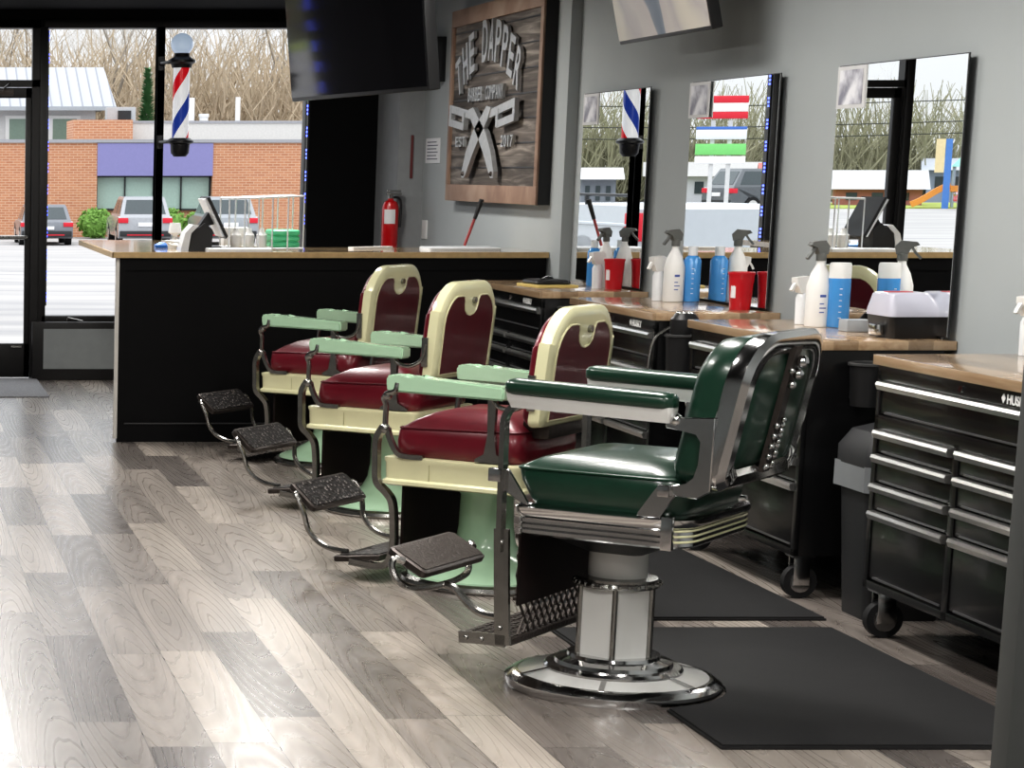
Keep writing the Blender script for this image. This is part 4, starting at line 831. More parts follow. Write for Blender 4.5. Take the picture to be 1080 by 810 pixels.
for s in (1, -1):
    # arm with scalloped hand end
    prof = [(-0.20, 0.733), (0.265, 0.741), (0.272, 0.76), (0.272, 0.797), (0.258, 0.806), (0.235, 0.803), (0.215, 0.797), (0.195, 0.800), (0.17, 0.803), (0.145, 0.797), (0.11, 0.797), (0.06, 0.7945), (-0.20, 0.783)]
    bm = B(); prism(bm, [(x, s*0.29-0.040, z) for x, z in prof], (0, 0.080, 0)); bmesh.ops.bevel(bm, geom=bm.edges[:], offset=0.007, segments=2, affect='EDGES'); obj('armrest', bm, MINT, rc, angle=50)
    bm = B(); tube(bm, smoothpath([(0.225, s*0.325, 0.775), (0.232, s*0.33, 0.745), (0.262, s*0.325, 0.735), (0.285, s*0.315, 0.715), (0.280, s*0.305, 0.685), (0.283, s*0.300, 0.64), (0.284, s*0.298, 0.60)]), [0.010]*6+[0.011]*25, 8, flat=(1, 1)); ball(bm, (0.284, s*0.300, 0.598), 0.020, 10); ball(bm, (0.268, s*0.318, 0.725), 0.018, 10); obj('arm_post', bm, NICKEL, rc)
    bm = B(); strap(bm, smoothpath([(0.275, s*0.296, 0.60), (0.262, s*0.296, 0.56), (0.235, s*0.296, 0.515), (0.205, s*0.292, 0.499), (0.13, s*0.285, 0.497)]), 0.022, 0.018, (0, 1, 0)); obj('front_bracket', bm, NICKEL, rc)
    bm = B(); strap(bm, smoothpath([(0.292, s*0.292, 0.605), (0.318, s*0.292, 0.555), (0.318, s*0.292, 0.47), (0.312, s*0.292, 0.394), (0.274, s*0.288, 0.355), (0.249, s*0.284, 0.315), (0.241, s*0.28, 0.22), (0.242, s*0.28, 0.14), (0.262, s*0.28, 0.084), (0.31, s*0.28, 0.066), (0.42, s*0.28, 0.072)]), 0.030, 0.024, (0, 1, 0))
    strap(bm, smoothpath([(0.312, s*0.306, 0.55), (0.312, s*0.306, 0.47), (0.304, s*0.306, 0.40), (0.266, s*0.303, 0.36), (0.241, s*0.299, 0.315), (0.233, s*0.295, 0.22), (0.234, s*0.295, 0.14), (0.256, s*0.295, 0.078), (0.31, s*0.295, 0.058), (0.42, s*0.295, 0.064)]), 0.006, 0.007, (0, 1, 0)); obj('leg', bm, NICKEL, rc)
    # flared rear bracket and curved back stay
    bm = B(); prism(bm, [(-0.075, s*0.285, 0.498), (-0.205, s*0.285, 0.498), (-0.205, s*0.285, 0.508), (-0.160, s*0.285, 0.53), (-0.148, s*0.285, 0.60), (-0.152, s*0.285, 0.735), (-0.118, s*0.285, 0.735), (-0.122, s*0.285, 0.60), (-0.110, s*0.285, 0.53), (-0.075, s*0.285, 0.508)], (0, s*-0.018, 0)); obj('rear_bracket', bm, NICKEL, rc)
    bm = B(); tube(bm, smoothpath([(-0.14, s*0.29, 0.735), (-0.165, s*0.292, 0.708), (-0.215, s*0.294, 0.70), (-0.265, s*0.294, 0.722), (-0.285, s*0.293, 0.76), (-0.29, s*0.292, 0.80)]), 0.009, 8); box(bm, -0.302, -0.272, s*0.288-0.006, s*0.288+0.008, 0.70, 0.83, 0.003); obj('back_stay', bm, NICKEL, rc)
bm = B(); slab(bm, rrect(-0.265, 0.265, 0.10, 0.384, 0.01, 2), [(0, 0.212), (0, 0.222)], lambda u, v, d: (d, u, v)); obj('kick_panel', bm, KICK, rc)
bm = B(); slab(bm, rrect(0.30, 0.50, -0.275, 0.275, 0.012, 2), [(0.004, 0.072), (0, 0.078), (0, 0.092), (0.004, 0.096)], lambda u, v, d: (u, v, d+(0.40-u)*0.12)); fp = obj('foot_plate', bm, DARKIRON, rc)
bm = B(); slab(bm, rrect(0.315, 0.485, -0.255, 0.255, 0.012, 2), [(0, 0.095), (0, 0.099)], lambda u, v, d: (u, v, d+(0.40-u)*0.12)); obj('tread', bm, TREAD, fp)
footrest(rc, (0.728, 0.345), (0.616, 0.252), [(0.655, 0.235, 0.23), (0.64, 0.225, 0.17), (0.60, 0.22, 0.125), (0.54, 0.215, 0.10)], [(0.47, 0.21, 0.095)], 0.215, TREAD, NICKEL)
dup(rc, (2.349, 10.463, 0), label='middle burgundy barber chair, cream back between two other burgundy chairs')
dup(rc, (2.417, 12.199, 0), label='farthest burgundy barber chair, standing against the black desk')

# grey partition end in the foreground
bm = B(); box(bm, 2.030, 2.55, 4.0, 4.06, 0, 2.1, 0.004); tag(obj('partition_panel', bm, M('charcoal_panel', (0.075, 0.08, 0.078), 0.6)), 'charcoal panel standing in the near right corner of the photo', 'panel')

# ------------------------------------------------------------------ outside
def smooth01(t): t = max(0, min(1, t)); return t*t*(3-2*t)
def gz(x, y): return -0.06 - 1.05*smooth01((y-19)/65)*smooth01((x+6)/9)
def asphalt():
    m, nt, b, new, ln = nodes_mat('pale_asphalt')
    tc = new('ShaderNodeTexCoord'); mp = new('ShaderNodeMapping'); mp.inputs['Scale'].default_value = (0.15, 1.1, 1); ln(tc.outputs['Object'], mp.inputs[0])
    nz = new('ShaderNodeTexNoise'); nz.inputs['Scale'].default_value = 1; nz.inputs['Detail'].default_value = 5; ln(mp.outputs[0], nz.inputs['Vector'])
    ln(ramp(nt, nz.outputs['Fac'], [(0.3, (0.25, 0.247, 0.25)), (0.55, (0.36, 0.345, 0.335)), (0.75, (0.44, 0.42, 0.405))]), b.inputs['Base Color']); b.inputs['Roughness'].default_value = 0.9
    return m
bm = B(); nx, ny = 40, 40
V = [[bm.verts.new((-70+100*i/nx, YF+0.2+140*(j/ny)**1.6, gz(-70+100*i/nx, YF+0.2+140*(j/ny)**1.6))) for i in range(nx+1)] for j in range(ny+1)]
for j in range(ny):
    for i in range(nx): bm.faces.new((V[j][i], V[j][i+1], V[j+1][i+1], V[j+1][i]))
struct('parking_lot', bm, asphalt())
bm = B(); box(bm, -60, -3, 97, 112, -0.1, -0.02); tag(obj('grass_verge', bm, M('spring_grass', (0.28, 0.34, 0.07), 0.95, var=0.25, scale=1.5)), 'yellow green grass verge across the street, seen in the mirrors', 'grass', kind='stuff')

# brick building across the lot
BR = brick_mat('orange_brick', (0.52, 0.245, 0.135), (0.44, 0.19, 0.105), (0.60, 0.42, 0.30))
t = thing('brick_building', 'low orange brick building with purple fascia across the parking lot', 'building', (0, 92, -1.1))
bm = B(); box(bm, 3.2, 8.45, 0, 8, 0, 3.72); box(bm, 13.05, 22, 0, 8, 0, 3.72); box(bm, 8.45, 13.05, 0.5, 8, 0, 3.72); box(bm, 7.6, 10.0, 1.5, 5, 3.72, 4.65); obj('brick_wall', bm, BR, t)
bm = B(); box(bm, 3.1, 22, -0.08, 8, 3.72, 3.85); obj('coping', bm, M('grey_coping', (0.34, 0.34, 0.36), 0.7), t)
bm = B(); box(bm, 8.45, 13.05, -0.05, 0.5, 2.42, 3.70); obj('fascia', bm, M('purple_fascia', (0.235, 0.225, 0.44), 0.6, var=0.03), t)
bm = B(); box(bm, 8.45, 13.05, 0.42, 0.5, 1.1, 2.42); w = obj('shop_window', bm, M('pale_green_glass', (0.38, 0.50, 0.44), 0.25), t)
bm = B()
for x in (8.47, 9.6, 10.75, 11.85, 13.0): box(bm, x-0.03, x+0.03, 0.34, 0.42, 1.05, 2.42)
box(bm, 8.45, 13.05, 0.34, 0.42, 1.05, 1.12); box(bm, 8.45, 13.05, 0.34, 0.42, 2.36, 2.42); obj('mullions', bm, PLASTGREY, w)
bm = B(); box(bm, 10.0, 22, 3, 7.5, 3.85, 4.55); obj('roof_parapet', bm, M('off_white_parapet', (0.60, 0.58, 0.55), 0.8), t)
bm = B(); box(bm, 10.0, 22, 2.95, 7.5, 4.55, 4.64); obj('parapet_coping', bm, M('grey_coping', (0.34, 0.34, 0.36), 0.7), t)
for x, h, r in ((12.65, 0.95, 0.16), (14.6, 0.98, 0.10), (13.2, 0.28, 0.18)):
    bm = B(); cyl(bm, (x, 4, 4.6), (x, 4, 4.64+h), r, 12)
    if h < 0.5: cyl(bm, (x, 4, 4.82), (x, 4, 4.94), r*1.2, 12)
    obj('roof_vent', bm, WHITEPL, t)
bm = B(); box(bm, 9.3, 10.5, 5.1, 6.1, 3.85, 5.25, 0.03); ac = obj('air_unit', bm, M('grey_air_unit', (0.40, 0.41, 0.42), 0.6), t)
bm = B(); box(bm, 9.75, 10.3, 5.04, 5.1, 4.4, 5.1); obj('grille', bm, PLASTGREY, ac)
# barn-roofed building behind
t = thing('metal_roof_building', 'white building with pale standing seam metal roof behind the brick one', 'building', (0, 101, 0))
bm = B(); box(bm, -4, 9.2, 0.4, 8, -1.1, 4.3); obj('wall', bm, M('white_siding', (0.62, 0.62, 0.62), 0.8), t)
bm = B(); loft(bm, [[(-4.6, -0.3, 4.25), (10.05, -0.3, 4.25), (10.05, 8.6, 4.25), (-4.6, 8.6, 4.25)], [(-4.6, 4.0, 6.12), (9.85, 4.0, 6.12), (9.85, 4.3, 6.12), (-4.6, 4.3, 6.12)]]); obj('roof', bm, roof_mat(), t)
bm = B(); box(bm, -4.6, 10.05, -0.36, -0.28, 4.10, 4.27); obj('gutter', bm, M('grey_gutter', (0.36, 0.38, 0.40), 0.6), t)
for x in (5.4, 7.3, 3.6, 1.8):
    bm = B(); box(bm, x-0.15, x+1.25, 0.30, 0.42, 1.9, 3.9); w = obj('window', bm, WHITEPL, t)
    bm = B(); box(bm, x+0.03, x+1.07, 0.27, 0.31, 2.05, 3.75); obj('pane', bm, M('dim_green_glass', (0.20, 0.27, 0.22), 0.2), w)
# shrubs
def shrub(label, x, y, r):
    bm = B(); rnd = random.Random(int(x*10))
    for k in range(420):
        d_ = Vector((rnd.gauss(0, 1), rnd.gauss(0, 1), rnd.gauss(0, 1))).normalized()*r*rnd.uniform(0.82, 1.05); c = Vector((0, 0, r*0.95))+Vector((d_.x*1.1, d_.y, d_.z*0.95))
        a = Vector((rnd.gauss(0, 1), rnd.gauss(0, 1), rnd.gauss(0, 1))).normalized()*r*0.16; b_ = a.orthogonal().normalized()*r*0.10
        vs = [bm.verts.new(c+q) for q in (a, b_, -a, -b_)]; bm.faces.new(vs)
    ball(bm, (0, 0, r*0.9), r*0.86, 14); t = thing('round_shrub', label, 'shrub', (x, y, gz(x, y)), 0, 'round shrubs by the brick wall')
    obj('foliage', bm, M('bright_shrub_leaf', (0.16, 0.30, 0.06), 0.8, var=0.25, scale=4), t); bm = B(); cyl(bm, (0, 0, -0.05), (0, 0, r*0.5), 0.05, 6); obj('stem', bm, DARKIRON, t)
shrub('round green shrub by the brick wall left of the parked dark hatchback', 8.25, 90.3, 0.62)
shrub('round green shrub under the purple fascia right of the mullion', 11.2, 90.3, 0.60)
shrub('round green shrub hidden mostly behind the car with red lamps', 12.3, 90.3, 0.55)

# vehicles: local x forward, y left, z up
def car(label, loc, rotz, paint, L=4.5, W=1.82, Hh=1.62, cat='car', name='car', hatch=True):
    t = thing(name, label, cat, loc, rotz); h2 = L/2; zb = 0.25; zs = Hh*0.60
    side = [(-h2, 0.34), (-h2-0.02, 0.62), (-h2+0.04, zs-0.03), (-h2+0.12, zs), (h2*0.46, zs), (h2*0.95, zs*0.86), (h2, zs*0.70), (h2, 0.34), (h2-0.15, zb), (h2-0.40, zb)]
    side += [(h2*0.62+0.36*math.cos(a), 0.32+0.36*math.sin(a)) for a in [k*PI/8 for k in range(0, 9)]] + [(-h2*0.60+0.36*math.cos(a), 0.32+0.36*math.sin(a)) for a in [k*PI/8 for k in range(0, 9)]] + [(-h2+0.15, zb)]
    bm = B(); prism(bm, [(x, -W/2, z) for x, z in side], (0, W, 0)); bmesh.ops.triangulate(bm, faces=[f for f in bm.faces if len(f.verts) > 4]); obj('body', bm, paint, t, angle=40)
    xa, xb, ya, yb = (-h2+0.10, h2*0.42, -h2+0.55, h2*0.05) if hatch else (-h2*0.55, h2*0.42, -h2*0.25, h2*0.05)
    lo = [(xa, -W/2+0.05, zs-0.01), (xb, -W/2+0.05, zs-0.01), (xb, W/2-0.05, zs-0.01), (xa, W/2-0.05, zs-0.01)]
    hi = [(ya, -W/2+0.22, Hh), (yb, -W/2+0.22, Hh), (yb, W/2-0.22, Hh), (ya, W/2-0.22, Hh)]
    bm = B(); loft(bm, [lo, [tuple(Vector(a).lerp(Vector(b), 0.93)) for a, b in zip(lo, hi)], [(x, y*0.96, z+0.015) for x, y, z in hi]]); cb = obj('cabin', bm, paint, t, angle=25)
    def q(i, j, s0, s1, t0, t1, name='window', m=None):
        A, Bv, Cc, D = Vector(lo[i]), Vector(lo[j]), Vector(hi[j]), Vector(hi[i])
        pt = lambda s, tt: A.lerp(Bv, s).lerp(D.lerp(Cc, s), tt)
        p = [pt(s0, t0), pt(s1, t0), pt(s1, t1), pt(s0, t1)]; n = (p[1]-p[0]).cross(p[3]-p[0]).normalized()
        if n.dot(p[0]-Vector((0, 0, zs))) < 0: n = -n
        b2 = B(); prism(b2, [v-n*0.01 for v in p], n*0.022); obj(name, b2, m or CARGLASS, cb)
    q(3, 0, 0.08, 0.92, 0.15, 0.86, 'rear_window'); q(1, 2, 0.06, 0.94, 0.1, 0.9, 'windscreen')
    for i, j in ((0, 1), (2, 3)): q(i, j, 0.06, 0.48, 0.14, 0.86); q(i, j, 0.52, 0.92, 0.14, 0.86)
    for x in (h2*0.62, -h2*0.60):
        for s in (1, -1):
            bm = B(); cyl(bm, (x, s*(W/2-0.22), 0.32), (x, s*(W/2+0.01), 0.32), 0.32, 20); wq = obj('wheel', bm, RUBBER, t)
            bm = B(); cyl(bm, (x, s*(W/2-0.05), 0.32), (x, s*(W/2+0.02), 0.32), 0.20, 14); obj('hub', bm, ALU, wq)
    for s in (1, -1):
        bm = B(); box(bm, -h2-0.04, -h2+0.25, min(s*(W/2-0.34), s*(W/2+0.01)), max(s*(W/2-0.34), s*(W/2+0.01)), zs*0.78, zs*0.96, 0.02); obj('tail_lamp', bm, M('red_lamp', (0.60, 0.02, 0.04), 0.2), t)
        bm = B(); box(bm, h2-0.2, h2+0.02, min(s*(W/2-0.4), s*(W/2-0.02)), max(s*(W/2-0.4), s*(W/2-0.02)), zs*0.66, zs*0.80, 0.02); obj('head_lamp', bm, CHROME, t)
    bm = B(); box(bm, -h2-0.06, -h2+0.02, -W/2+0.04, W/2-0.04, 0.32, 0.52, 0.03); obj('bumper', bm, PLASTGREY, t)
    bm = B(); box(bm, -h2-0.05, -h2-0.015, -0.26, 0.26, zs*0.66, zs*0.80, 0.01); obj('number_plate', bm, PAPER, t)
    bm = B(); box(bm, -h2-0.07, -h2-0.04, -W/2+0.3, W/2-0.3, 0.36, 0.40); obj('reflector', bm, M('red_lamp', (0.60, 0.02, 0.04), 0.2), t)
    return t
CARGLASS = M('dark_car_glass', (0.05, 0.065, 0.07), 0.08)
def onlot(x, y): return (x, y, gz(x, y))
car('dark grey hatchback parked by the brick wall, seen beside the door', onlot(5.75, 84.0), PI/2, M('car_dark_grey', (0.16, 0.17, 0.19), 0.3, coat=0.6), W=1.85, Hh=1.42)
car('silver and black parked hatchback in front of the purple fascia', onlot(9.25, 84.0), PI/2, M('car_silver', (0.34, 0.35, 0.37), 0.25, coat=0.6), W=1.9, Hh=1.70)
car('grey parked car with red tail lamps behind the desk terminal', onlot(12.3, 84.0), PI/2, M('car_mid_grey', (0.30, 0.32, 0.34), 0.3, coat=0.6), W=1.9, Hh=1.70)
# trees
BARK = M('pale_bark', (0.38, 0.31, 0.22), 0.9, var=0.2, scale=3)
BARK2 = M('grey_bark', (0.30, 0.27, 0.23), 0.9, var=0.2, scale=3)
def grow(bm, p, d, L, r, depth, rnd):
    k = 2 if depth > 1 else 1; q = p; dd = d
    pts = [q]; rs = [r]
    for i in range(k):
        dd = (dd+Vector((rnd.uniform(-1, 1), rnd.uniform(-1, 1), rnd.uniform(-0.4, 0.8)))*0.16).normalized(); q = q+dd*L/k; pts.append(q); rs.append(r*(1-0.35*(i+1)/k))
    tube(bm, pts, rs, 5 if depth > 4 else 3)
    if depth == 0: return
    for i in range(3 if depth < 5 else 2):
        nd = (dd+Vector((rnd.gauss(0, 1), rnd.gauss(0, 1), rnd.uniform(-0.3, 0.7)))*0.48).normalized()
        grow(bm, pts[-1] if i < 2 else pts[len(pts)//2], nd, L*rnd.uniform(0.62, 0.85), rs[-1]*rnd.uniform(0.55, 0.78), depth-1, rnd)
protos = []
for k in range(3):
    bm = B(); rnd = random.Random(40+k); grow(bm, Vector((0, 0, 0)), Vector((0, 0, 1)), 3.9, 0.30, 6, rnd)
    o = obj('bare_tree', bm, (BARK, BARK2, BARK)[k], smooth=False); protos.append(o)
TL = 'tall bare brown tree in the woods beyond the brick building'
rnd = random.Random(5); first = [True]*3
def tree(x, y, s, label, group):
    k = rnd.randrange(3); o = protos[k]
    if not first[k]: o = protos[k].copy(); COL.objects.link(o)
    first[k] = False
    o.location = (x, y, -1.2); o.scale = (s*0.85, s*0.85, s); o.rotation_euler = (0, 0, rnd.uniform(0, 6.28)); tag(o, label, 'tree', group)
for j in range(5):
    for i in range(9):
        tree(3.5+i*2.7+rnd.uniform(-1.2, 1.2), 116+j*9+rnd.uniform(-3, 3), rnd.uniform(0.9, 1.25), TL, 'bare trees beyond the brick building')
for i in range(20):
    tree(-70+i*3.2+rnd.uniform(-1.5, 1.5), 128+rnd.uniform(-6, 8), rnd.uniform(0.55, 0.85), 'bare tree beyond the street, seen small in the wall mirrors', 'bare trees seen in the mirrors')
bm = B(); rnd2 = random.Random(3)
for k in range(9000):
    p = Vector((rnd2.uniform(0, 30), rnd2.uniform(110, 126), -1)); h = 2.5+7.5*rnd2.random()**1.6; d_ = Vector((rnd2.gauss(0, 0.35), rnd2.gauss(0, 0.35), 1)).normalized()
    tube(bm, [p+d_*h*0.55, p+d_*h*0.8+Vector((rnd2.gauss(0, .3), 0, 0)), p+d_*h+Vector((rnd2.gauss(0, .5), 0, 0))], [0.05, 0.036, 0.018], 3)
tag(obj('brush_thicket', bm, M('tan_brush', (0.46, 0.38, 0.28), 0.95, var=0.2, scale=0.6), smooth=False), 'tangle of tan bare brush at the edge of the woods', 'brush', kind='stuff')
bm = B(); rnd2 = random.Random(8)
for k in range(12000):
    p = Vector((rnd2.uniform(-75, -6), rnd2.uniform(118, 124), 0)); h = 1.5+5.0*rnd2.random()**1.8; d_ = Vector((rnd2.gauss(0, 0.4), rnd2.gauss(0, 0.3), 1)).normalized()
    tube(bm, [p, p+d_*h*0.6, p+d_*h+Vector((rnd2.gauss(0, .5), 0, 0))], [0.045, 0.032, 0.014], 3)
tag(obj('brush_thicket', bm, M('grey_green_brush', (0.30, 0.29, 0.20), 0.95, var=0.2, scale=0.6), smooth=False), 'grey green scrub across the street, seen in the mirrors', 'brush', kind='stuff')
t = thing('evergreen_tree', 'narrow green evergreen behind the barber pole', 'tree', (11.75, 104, -1))
bm = B(); rnd2 = random.Random(2)
for k in range(1500):
    z = rnd2.uniform(0.3, 7.0); r = (7.2-z)*0.13*rnd2.uniform(0.5, 1.05); a = rnd2.uniform(0, 6.28); c = Vector((r*math.cos(a), r*math.sin(a), z)); u = Vector((math.cos(a), math.sin(a), 0.5))*0.22; w = Vector((-math.sin(a), math.cos(a), 0))*0.09
    bm.faces.new([bm.verts.new(c+q) for q in (u, w, -u*0.3, -w)])
obj('foliage', bm, M('evergreen_leaf', (0.10, 0.24, 0.10), 0.85, var=0.2, scale=2), t, smooth=False)
bm = B(); cyl(bm, (0, 0, 0), (0, 0, 6.9), 0.12, 8, 0.02); obj('trunk', bm, BARK2, t)

# things across the street that the mirrors show
t = thing('pole_sign', 'tall roadside pole sign with coloured panels, seen in the middle mirror', 'sign', (-20.0, 80, -0.06), math.radians(16))
for x in (-0.28, 0.28):
    bm = B(); box(bm, x-0.07, x+0.07, -0.06, 0.06, 0, 3.3); obj('pole', bm, M('white_steel_post', (0.6, 0.6, 0.6), 0.6), t)
bm = B(); box(bm, -0.45, 0.45, -0.25, 0.25, 0, 0.30, 0.03); obj('footing', bm, M('stone_footing', (0.38, 0.36, 0.30), 0.9), t)
for z0, z1, c, nm in ((3.35, 3.58, (0.62, 0.02, 0.04), 'red'), (3.58, 3.88, (0.78, 0.72, 0.70), 'white'), (3.88, 4.12, (0.62, 0.02, 0.04), 'red'), (2.65, 2.98, (0.72, 0.74, 0.78), 'pale'), (2.98, 3.08, (0.06, 0.16, 0.5), 'blue'), (2.12, 2.50, (0.20, 0.60, 0.18), 'green'), (1.82, 2.08, (0.78, 0.78, 0.78), 'white2')):
    bm = B(); box(bm, -0.82, 0.82, -0.14, 0.14, z0, z1, 0.02); obj('panel', bm, M('sign_panel_'+nm, c, 0.5, var=0.03), t)
# pickup bed left of the door, built as a trailer without its cab
t = thing('pickup_bed', 'white low-sided vehicle bed with red lamps, seen in the mirror nearest the sign', 'pickup bed', (-1.22, 24.4, gz(-1.28, 24.4)), PI/2-0.10)
WT = M('truck_white', (0.50, 0.53, 0.56), 0.25, coat=0.6, var=0.02)
side = [(0, 0.45), (0, 1.22), (0.05, 1.25), (2.9, 1.25), (2.95, 1.2), (2.95, 0.45)] + [(1.25+0.50*math.cos(a), 0.42+0.50*math.sin(a)) for a in [k*PI/10 for k in range(0, 11)]]
bm = B(); prism(bm, [(x, -0.98, z) for x, z in side], (0, 1.96, 0)); bmesh.ops.triangulate(bm, faces=[f for f in bm.faces if len(f.verts) > 4]); obj('body', bm, WT, t)
bm = B()
for y in (-0.985, 0.985): tube(bm, [(0.02, y, 1.05), (2.9, y, 1.05)], 0.02, 6)
obj('side_crease', bm, WT, t)
for s_ in (1, -1):
    bm = B(); cyl(bm, (1.25, s_*0.70, 0.40), (1.25, s_*0.95, 0.40), 0.40, 22); w = obj('wheel', bm, RUBBER, t)
    bm = B(); cyl(bm, (1.25, s_*0.9, 0.40), (1.25, s_*0.965, 0.40), 0.24, 16); obj('hub', bm, ALU, w)
    bm = B(); box(bm, -0.03, 0.16, min(s_*0.84, s_*1.0), max(s_*0.84, s_*1.0), 0.88, 1.18, 0.02); obj('tail_lamp', bm, M('red_lamp', (0.60, 0.02, 0.04), 0.2), t)
bm = B(); box(bm, -0.12, 0.02, -0.95, 0.95, 0.42, 0.60, 0.03); obj('bumper', bm, CHROME, t)
bm = B(); tube(bm, [(0.25, -0.9, 1.25), (0.3, -0.9, 1.36), (2.6, -0.9, 1.36), (2.7, -0.9, 1.25)], 0.018, 6); cyl(bm, (1.4, -0.9, 1.25), (1.4, -0.9, 1.36), 0.02, 6); obj('bed_rail', bm, PLASTGREY, t)
bm = B(); tube(bm, [(2.9, 0.4, 0.5), (3.9, 0, 0.45), (2.9, -0.4, 0.5)], 0.05, 6); cyl(bm, (3.85, 0, 0), (3.85, 0, 0.5), 0.04, 8); obj('hitch', bm, DARKIRON, t)
car('dark sport utility car across the street, seen in the middle mirror', (-24.0, 86, -0.06), math.radians(165), M('car_charcoal', (0.10, 0.11, 0.12), 0.3, coat=0.6), Hh=1.65)
car('red car across the street, seen in the nearest mirror', (-38.6, 94, -0.06), math.radians(10), M('car_red', (0.55, 0.03, 0.06), 0.3, coat=0.6), Hh=1.4)
def house(label, x, y, w, d_, h, wallc, roofc, rz=0.3, rh=1.3):
    t = thing('house', label, 'house', (x, y, -0.06), rz)
    bm = B(); box(bm, -w/2, w/2, 0, d_, 0, h); obj('wall', bm, M('house_wall_%d' % int(x*10), wallc, 0.8), t)
    bm = B(); prism(bm, [(-w/2-0.3, -0.4, h), (-w/2-0.3, d_+0.4, h), (-w/2-0.3, d_/2, h+rh)], (w+0.6, 0, 0)); obj('roof', bm, M('house_roof_%d' % int(x*10), roofc, 0.8), t)
    for k in range(3):
        bm = B(); box(bm, -w/2+w*(0.15+0.3*k), -w/2+w*(0.28+0.3*k), -0.05, 0.02, h*0.35, h*0.8); obj('window', bm, CARGLASS, t)
house('white house with grey windows across the street, seen in the middle mirror', -31.8, 114, 3.2, 3, 1.3, (0.50, 0.51, 0.53), (0.40, 0.39, 0.38), rh=0.7)
house('pale red roofed house across the street, seen in the middle mirror', -33.9, 110, 2.6, 3, 1.1, (0.55, 0.53, 0.52), (0.42, 0.15, 0.13), rh=0.85)
house('white roofed house with red front across the street, seen in the nearest mirror', -37.2, 104, 3.6, 3, 0.75, (0.40, 0.16, 0.14), (0.45, 0.45, 0.46), 0.35, 0.85)
house('blue grey house behind the playground, seen in the nearest mirror', -46.4, 116, 3, 3, 1.6, (0.25, 0.29, 0.35), (0.40, 0.42, 0.46), 0.4, 0.6)
house('small white shed with grey front across the street, seen in the mirror nearest the sign', -20.2, 90, 1.3, 2, 1.25, (0.22, 0.24, 0.27), (0.55, 0.55, 0.56), 0.25, 0.45)
t = thing('play_tower', 'playground tower with teal pyramid roof and orange slide, seen in the nearest mirror', 'play tower', (-38.3, 98, -0.06), 0.4)
bm = B(); loft(bm, [[(-0.62, -0.62, 1.75), (0.62, -0.62, 1.75), (0.62, 0.62, 1.75), (-0.62, 0.62, 1.75)], [(-0.02, -0.02, 2.45), (0.02, -0.02, 2.45), (0.02, 0.02, 2.45), (-0.02, 0.02, 2.45)]]); obj('roof', bm, M('teal_roof', (0.25, 0.55, 0.47), 0.6), t)
for x in (-0.5, 0.5):
    for y in (-0.5, 0.5):
        bm = B(); cyl(bm, (x, y, 0), (x, y, 1.8), 0.05, 8); obj('post', bm, M('blue_grey_post', (0.32, 0.38, 0.45), 0.6), t)
bm = B(); box(bm, -0.6, 0.6, -0.6, 0.6, 0.7, 0.95); obj('deck', bm, M('orange_plastic', (0.75, 0.30, 0.06), 0.5), t)
for s in (1, -1):
    bm = B(); strap(bm, smoothpath([(s*0.6, 0, 1.0), (s*1.1, -0.1, 0.75), (s*1.7, -0.2, 0.35), (s*2.1, -0.2, 0.15)]), 0.55, 0.25, (0, 1, 0)); obj('slide', bm, M('orange_plastic', (0.75, 0.30, 0.06), 0.5), t)
t = thing('blue_sign_post', 'blue post with yellow top board, seen in the nearest mirror', 'sign post', (-37.0, 97, -0.06), 0.4)
bm = B(); box(bm, -0.13, 0.13, -0.06, 0.06, 0, 2.9); obj('post', bm, M('blue_post', (0.08, 0.22, 0.55), 0.5), t)
bm = B(); box(bm, 0.14, 0.5, -0.05, 0.05, 1.5, 2.9); obj('board', bm, M('pale_yellow_board', (0.70, 0.60, 0.35), 0.6), t)
for z, lab in ((4.6, 'upper power line across the street, seen in the mirrors'), (3.7, 'middle power line across the street, seen in the mirrors'), (3.2, 'lowest power line across the street, seen in the mirrors')):
    bm = B(); tube(bm, [(-75+i*3.4, 100, z-0.35*math.sin(PI*((i % 10)/10))) for i in range(21)], 0.022, 4); tag(obj('power_line', bm, PLASTBLK), lab, 'wire')
for x, lab in ((-41, 'wooden utility pole seen in the nearest mirror'), (-7, 'wooden utility pole at the near end of the power lines')):
    bm = B(); cyl(bm, (x, 100, -0.1), (x, 100, 5.2), 0.13, 8); box(bm, x-0.06, x+0.06, 99.2, 100.8, 4.55, 4.7); tag(obj('utility_pole', bm, BARK2), lab, 'pole')
bm = B(); tube(bm, smoothpath([(-6, 46, 0), (-6, 46, 0.9), (-6.02, 46, 1.6)]), 0.35, 10); bm.free()
t = thing('red_banner', 'red feather banner outside, seen in the mirror nearest the sign', 'banner', (-5.1, 48, -0.06), 0.3)
bm = B(); cyl(bm, (0, 0, 0), (0, 0, 1.6), 0.02, 6); obj('pole', bm, PLASTGREY, t)
bm = B(); strap(bm, smoothpath([(0.12, 0, 0.35), (0.14, 0.03, 0.9), (0.12, 0, 1.45)]), 0.34, 0.02, (1, 0, 0)); obj('cloth', bm, REDPAINT, t)

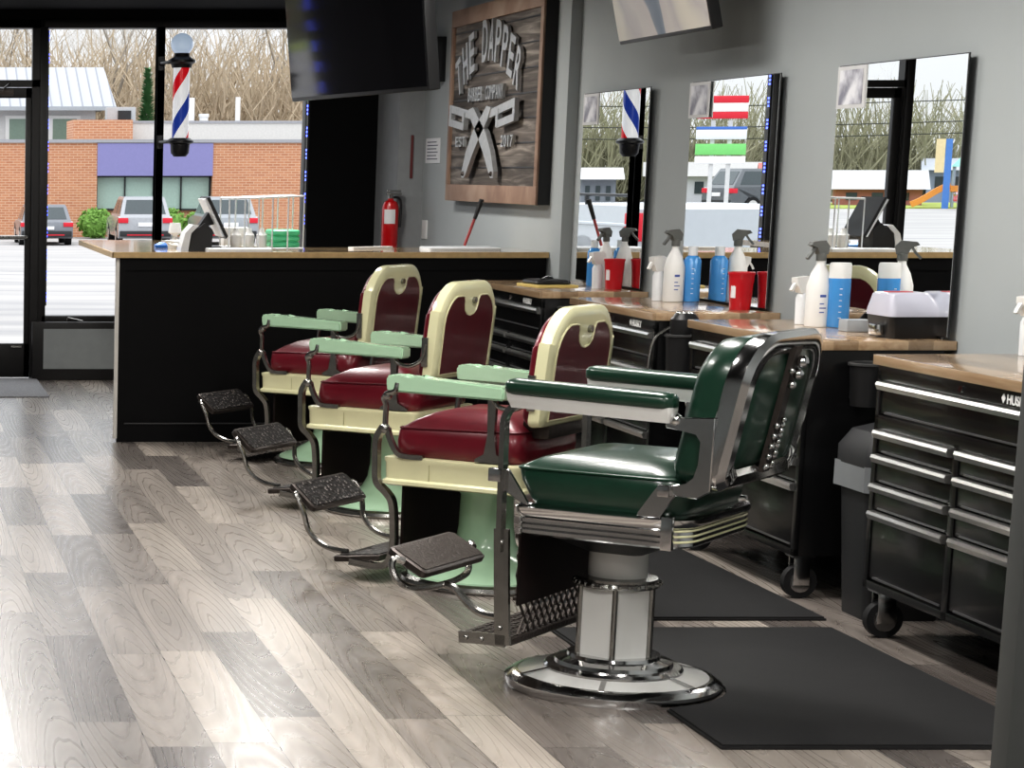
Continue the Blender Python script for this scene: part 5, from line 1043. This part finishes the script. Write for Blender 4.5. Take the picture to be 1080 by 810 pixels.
# ------------------------------------------------------------------ light
w = bpy.data.worlds.new('overcast'); sc.world = w; w.use_nodes = True
nt = w.node_tree; bg = nt.nodes['Background']
tc = nt.nodes.new('ShaderNodeTexCoord'); sp = nt.nodes.new('ShaderNodeSeparateXYZ'); nt.links.new(tc.outputs['Generated'], sp.inputs[0])
c = ramp(nt, sp.outputs[2], [(0.0, (0.29, 0.295, 0.30)), (0.10, (0.34, 0.35, 0.365)), (0.35, (0.62, 0.65, 0.68)), (1.0, (0.95, 0.97, 1.0))])
nt.links.new(c, bg.inputs[0]); bg.inputs[1].default_value = 2.75
k = 0
for x in (0.6, 2.35):
    for y in (1.5, 4.6, 7.7, 10.8, 13.9):
        if x > 2 and 9 < y < 12: x, y = 2.6, 9.6
        elif x < 2.7 and x > 2.5: x = 2.35
        t = thing('ceiling_light', 'flat white ceiling light panel above the shop floor, outside the photo', 'light', (x, y, ZC), 0, 'ceiling light panels')
        bm = B(); box(bm, -0.17, 0.17, -0.62, 0.62, -0.05, -0.001, 0.004); obj('housing', bm, WHITEPL, t)
        bm = B(); box(bm, -0.15, 0.15, -0.60, 0.60, -0.054, -0.049); obj('diffuser', bm, M('lit_diffuser', (0.9, 0.9, 0.9), 0.5, emit=(1.0, 0.97, 0.93), estr=4.0), t)
        l = bpy.data.lights.new('panel_lamp', 'AREA'); l.shape = 'RECTANGLE'; l.size = 0.3; l.size_y = 1.2; l.energy = 22 if x == 2.6 else 46; l.color = (1.0, 0.97, 0.93)
        lo = bpy.data.objects.new('panel_lamp', l); COL.objects.link(lo); lo.parent = t; lo.location = (0, 0, -0.06)

# ------------------------------------------------------------------ camera
cd = bpy.data.cameras.new('camera'); cam = bpy.data.objects.new('camera', cd); COL.objects.link(cam)
F_, PX, PY = 2400.0, -121.0, 179+2400*0.169
cd.sensor_width = 36; cd.lens = F_/1080*36
cd.shift_x = (540-PX)/1080; cd.shift_y = (PY-405)/1080
cam.location = (0, 0, 1.56); cam.rotation_euler = (PI/2-math.atan(0.169), 0, 0)
cd.clip_end = 400
sc.camera = cam
sc.view_settings.view_transform = 'Standard'; sc.view_settings.look = 'Medium High Contrast'
sc.view_settings.exposure = 0.0
sc.cycles.max_bounces = 8
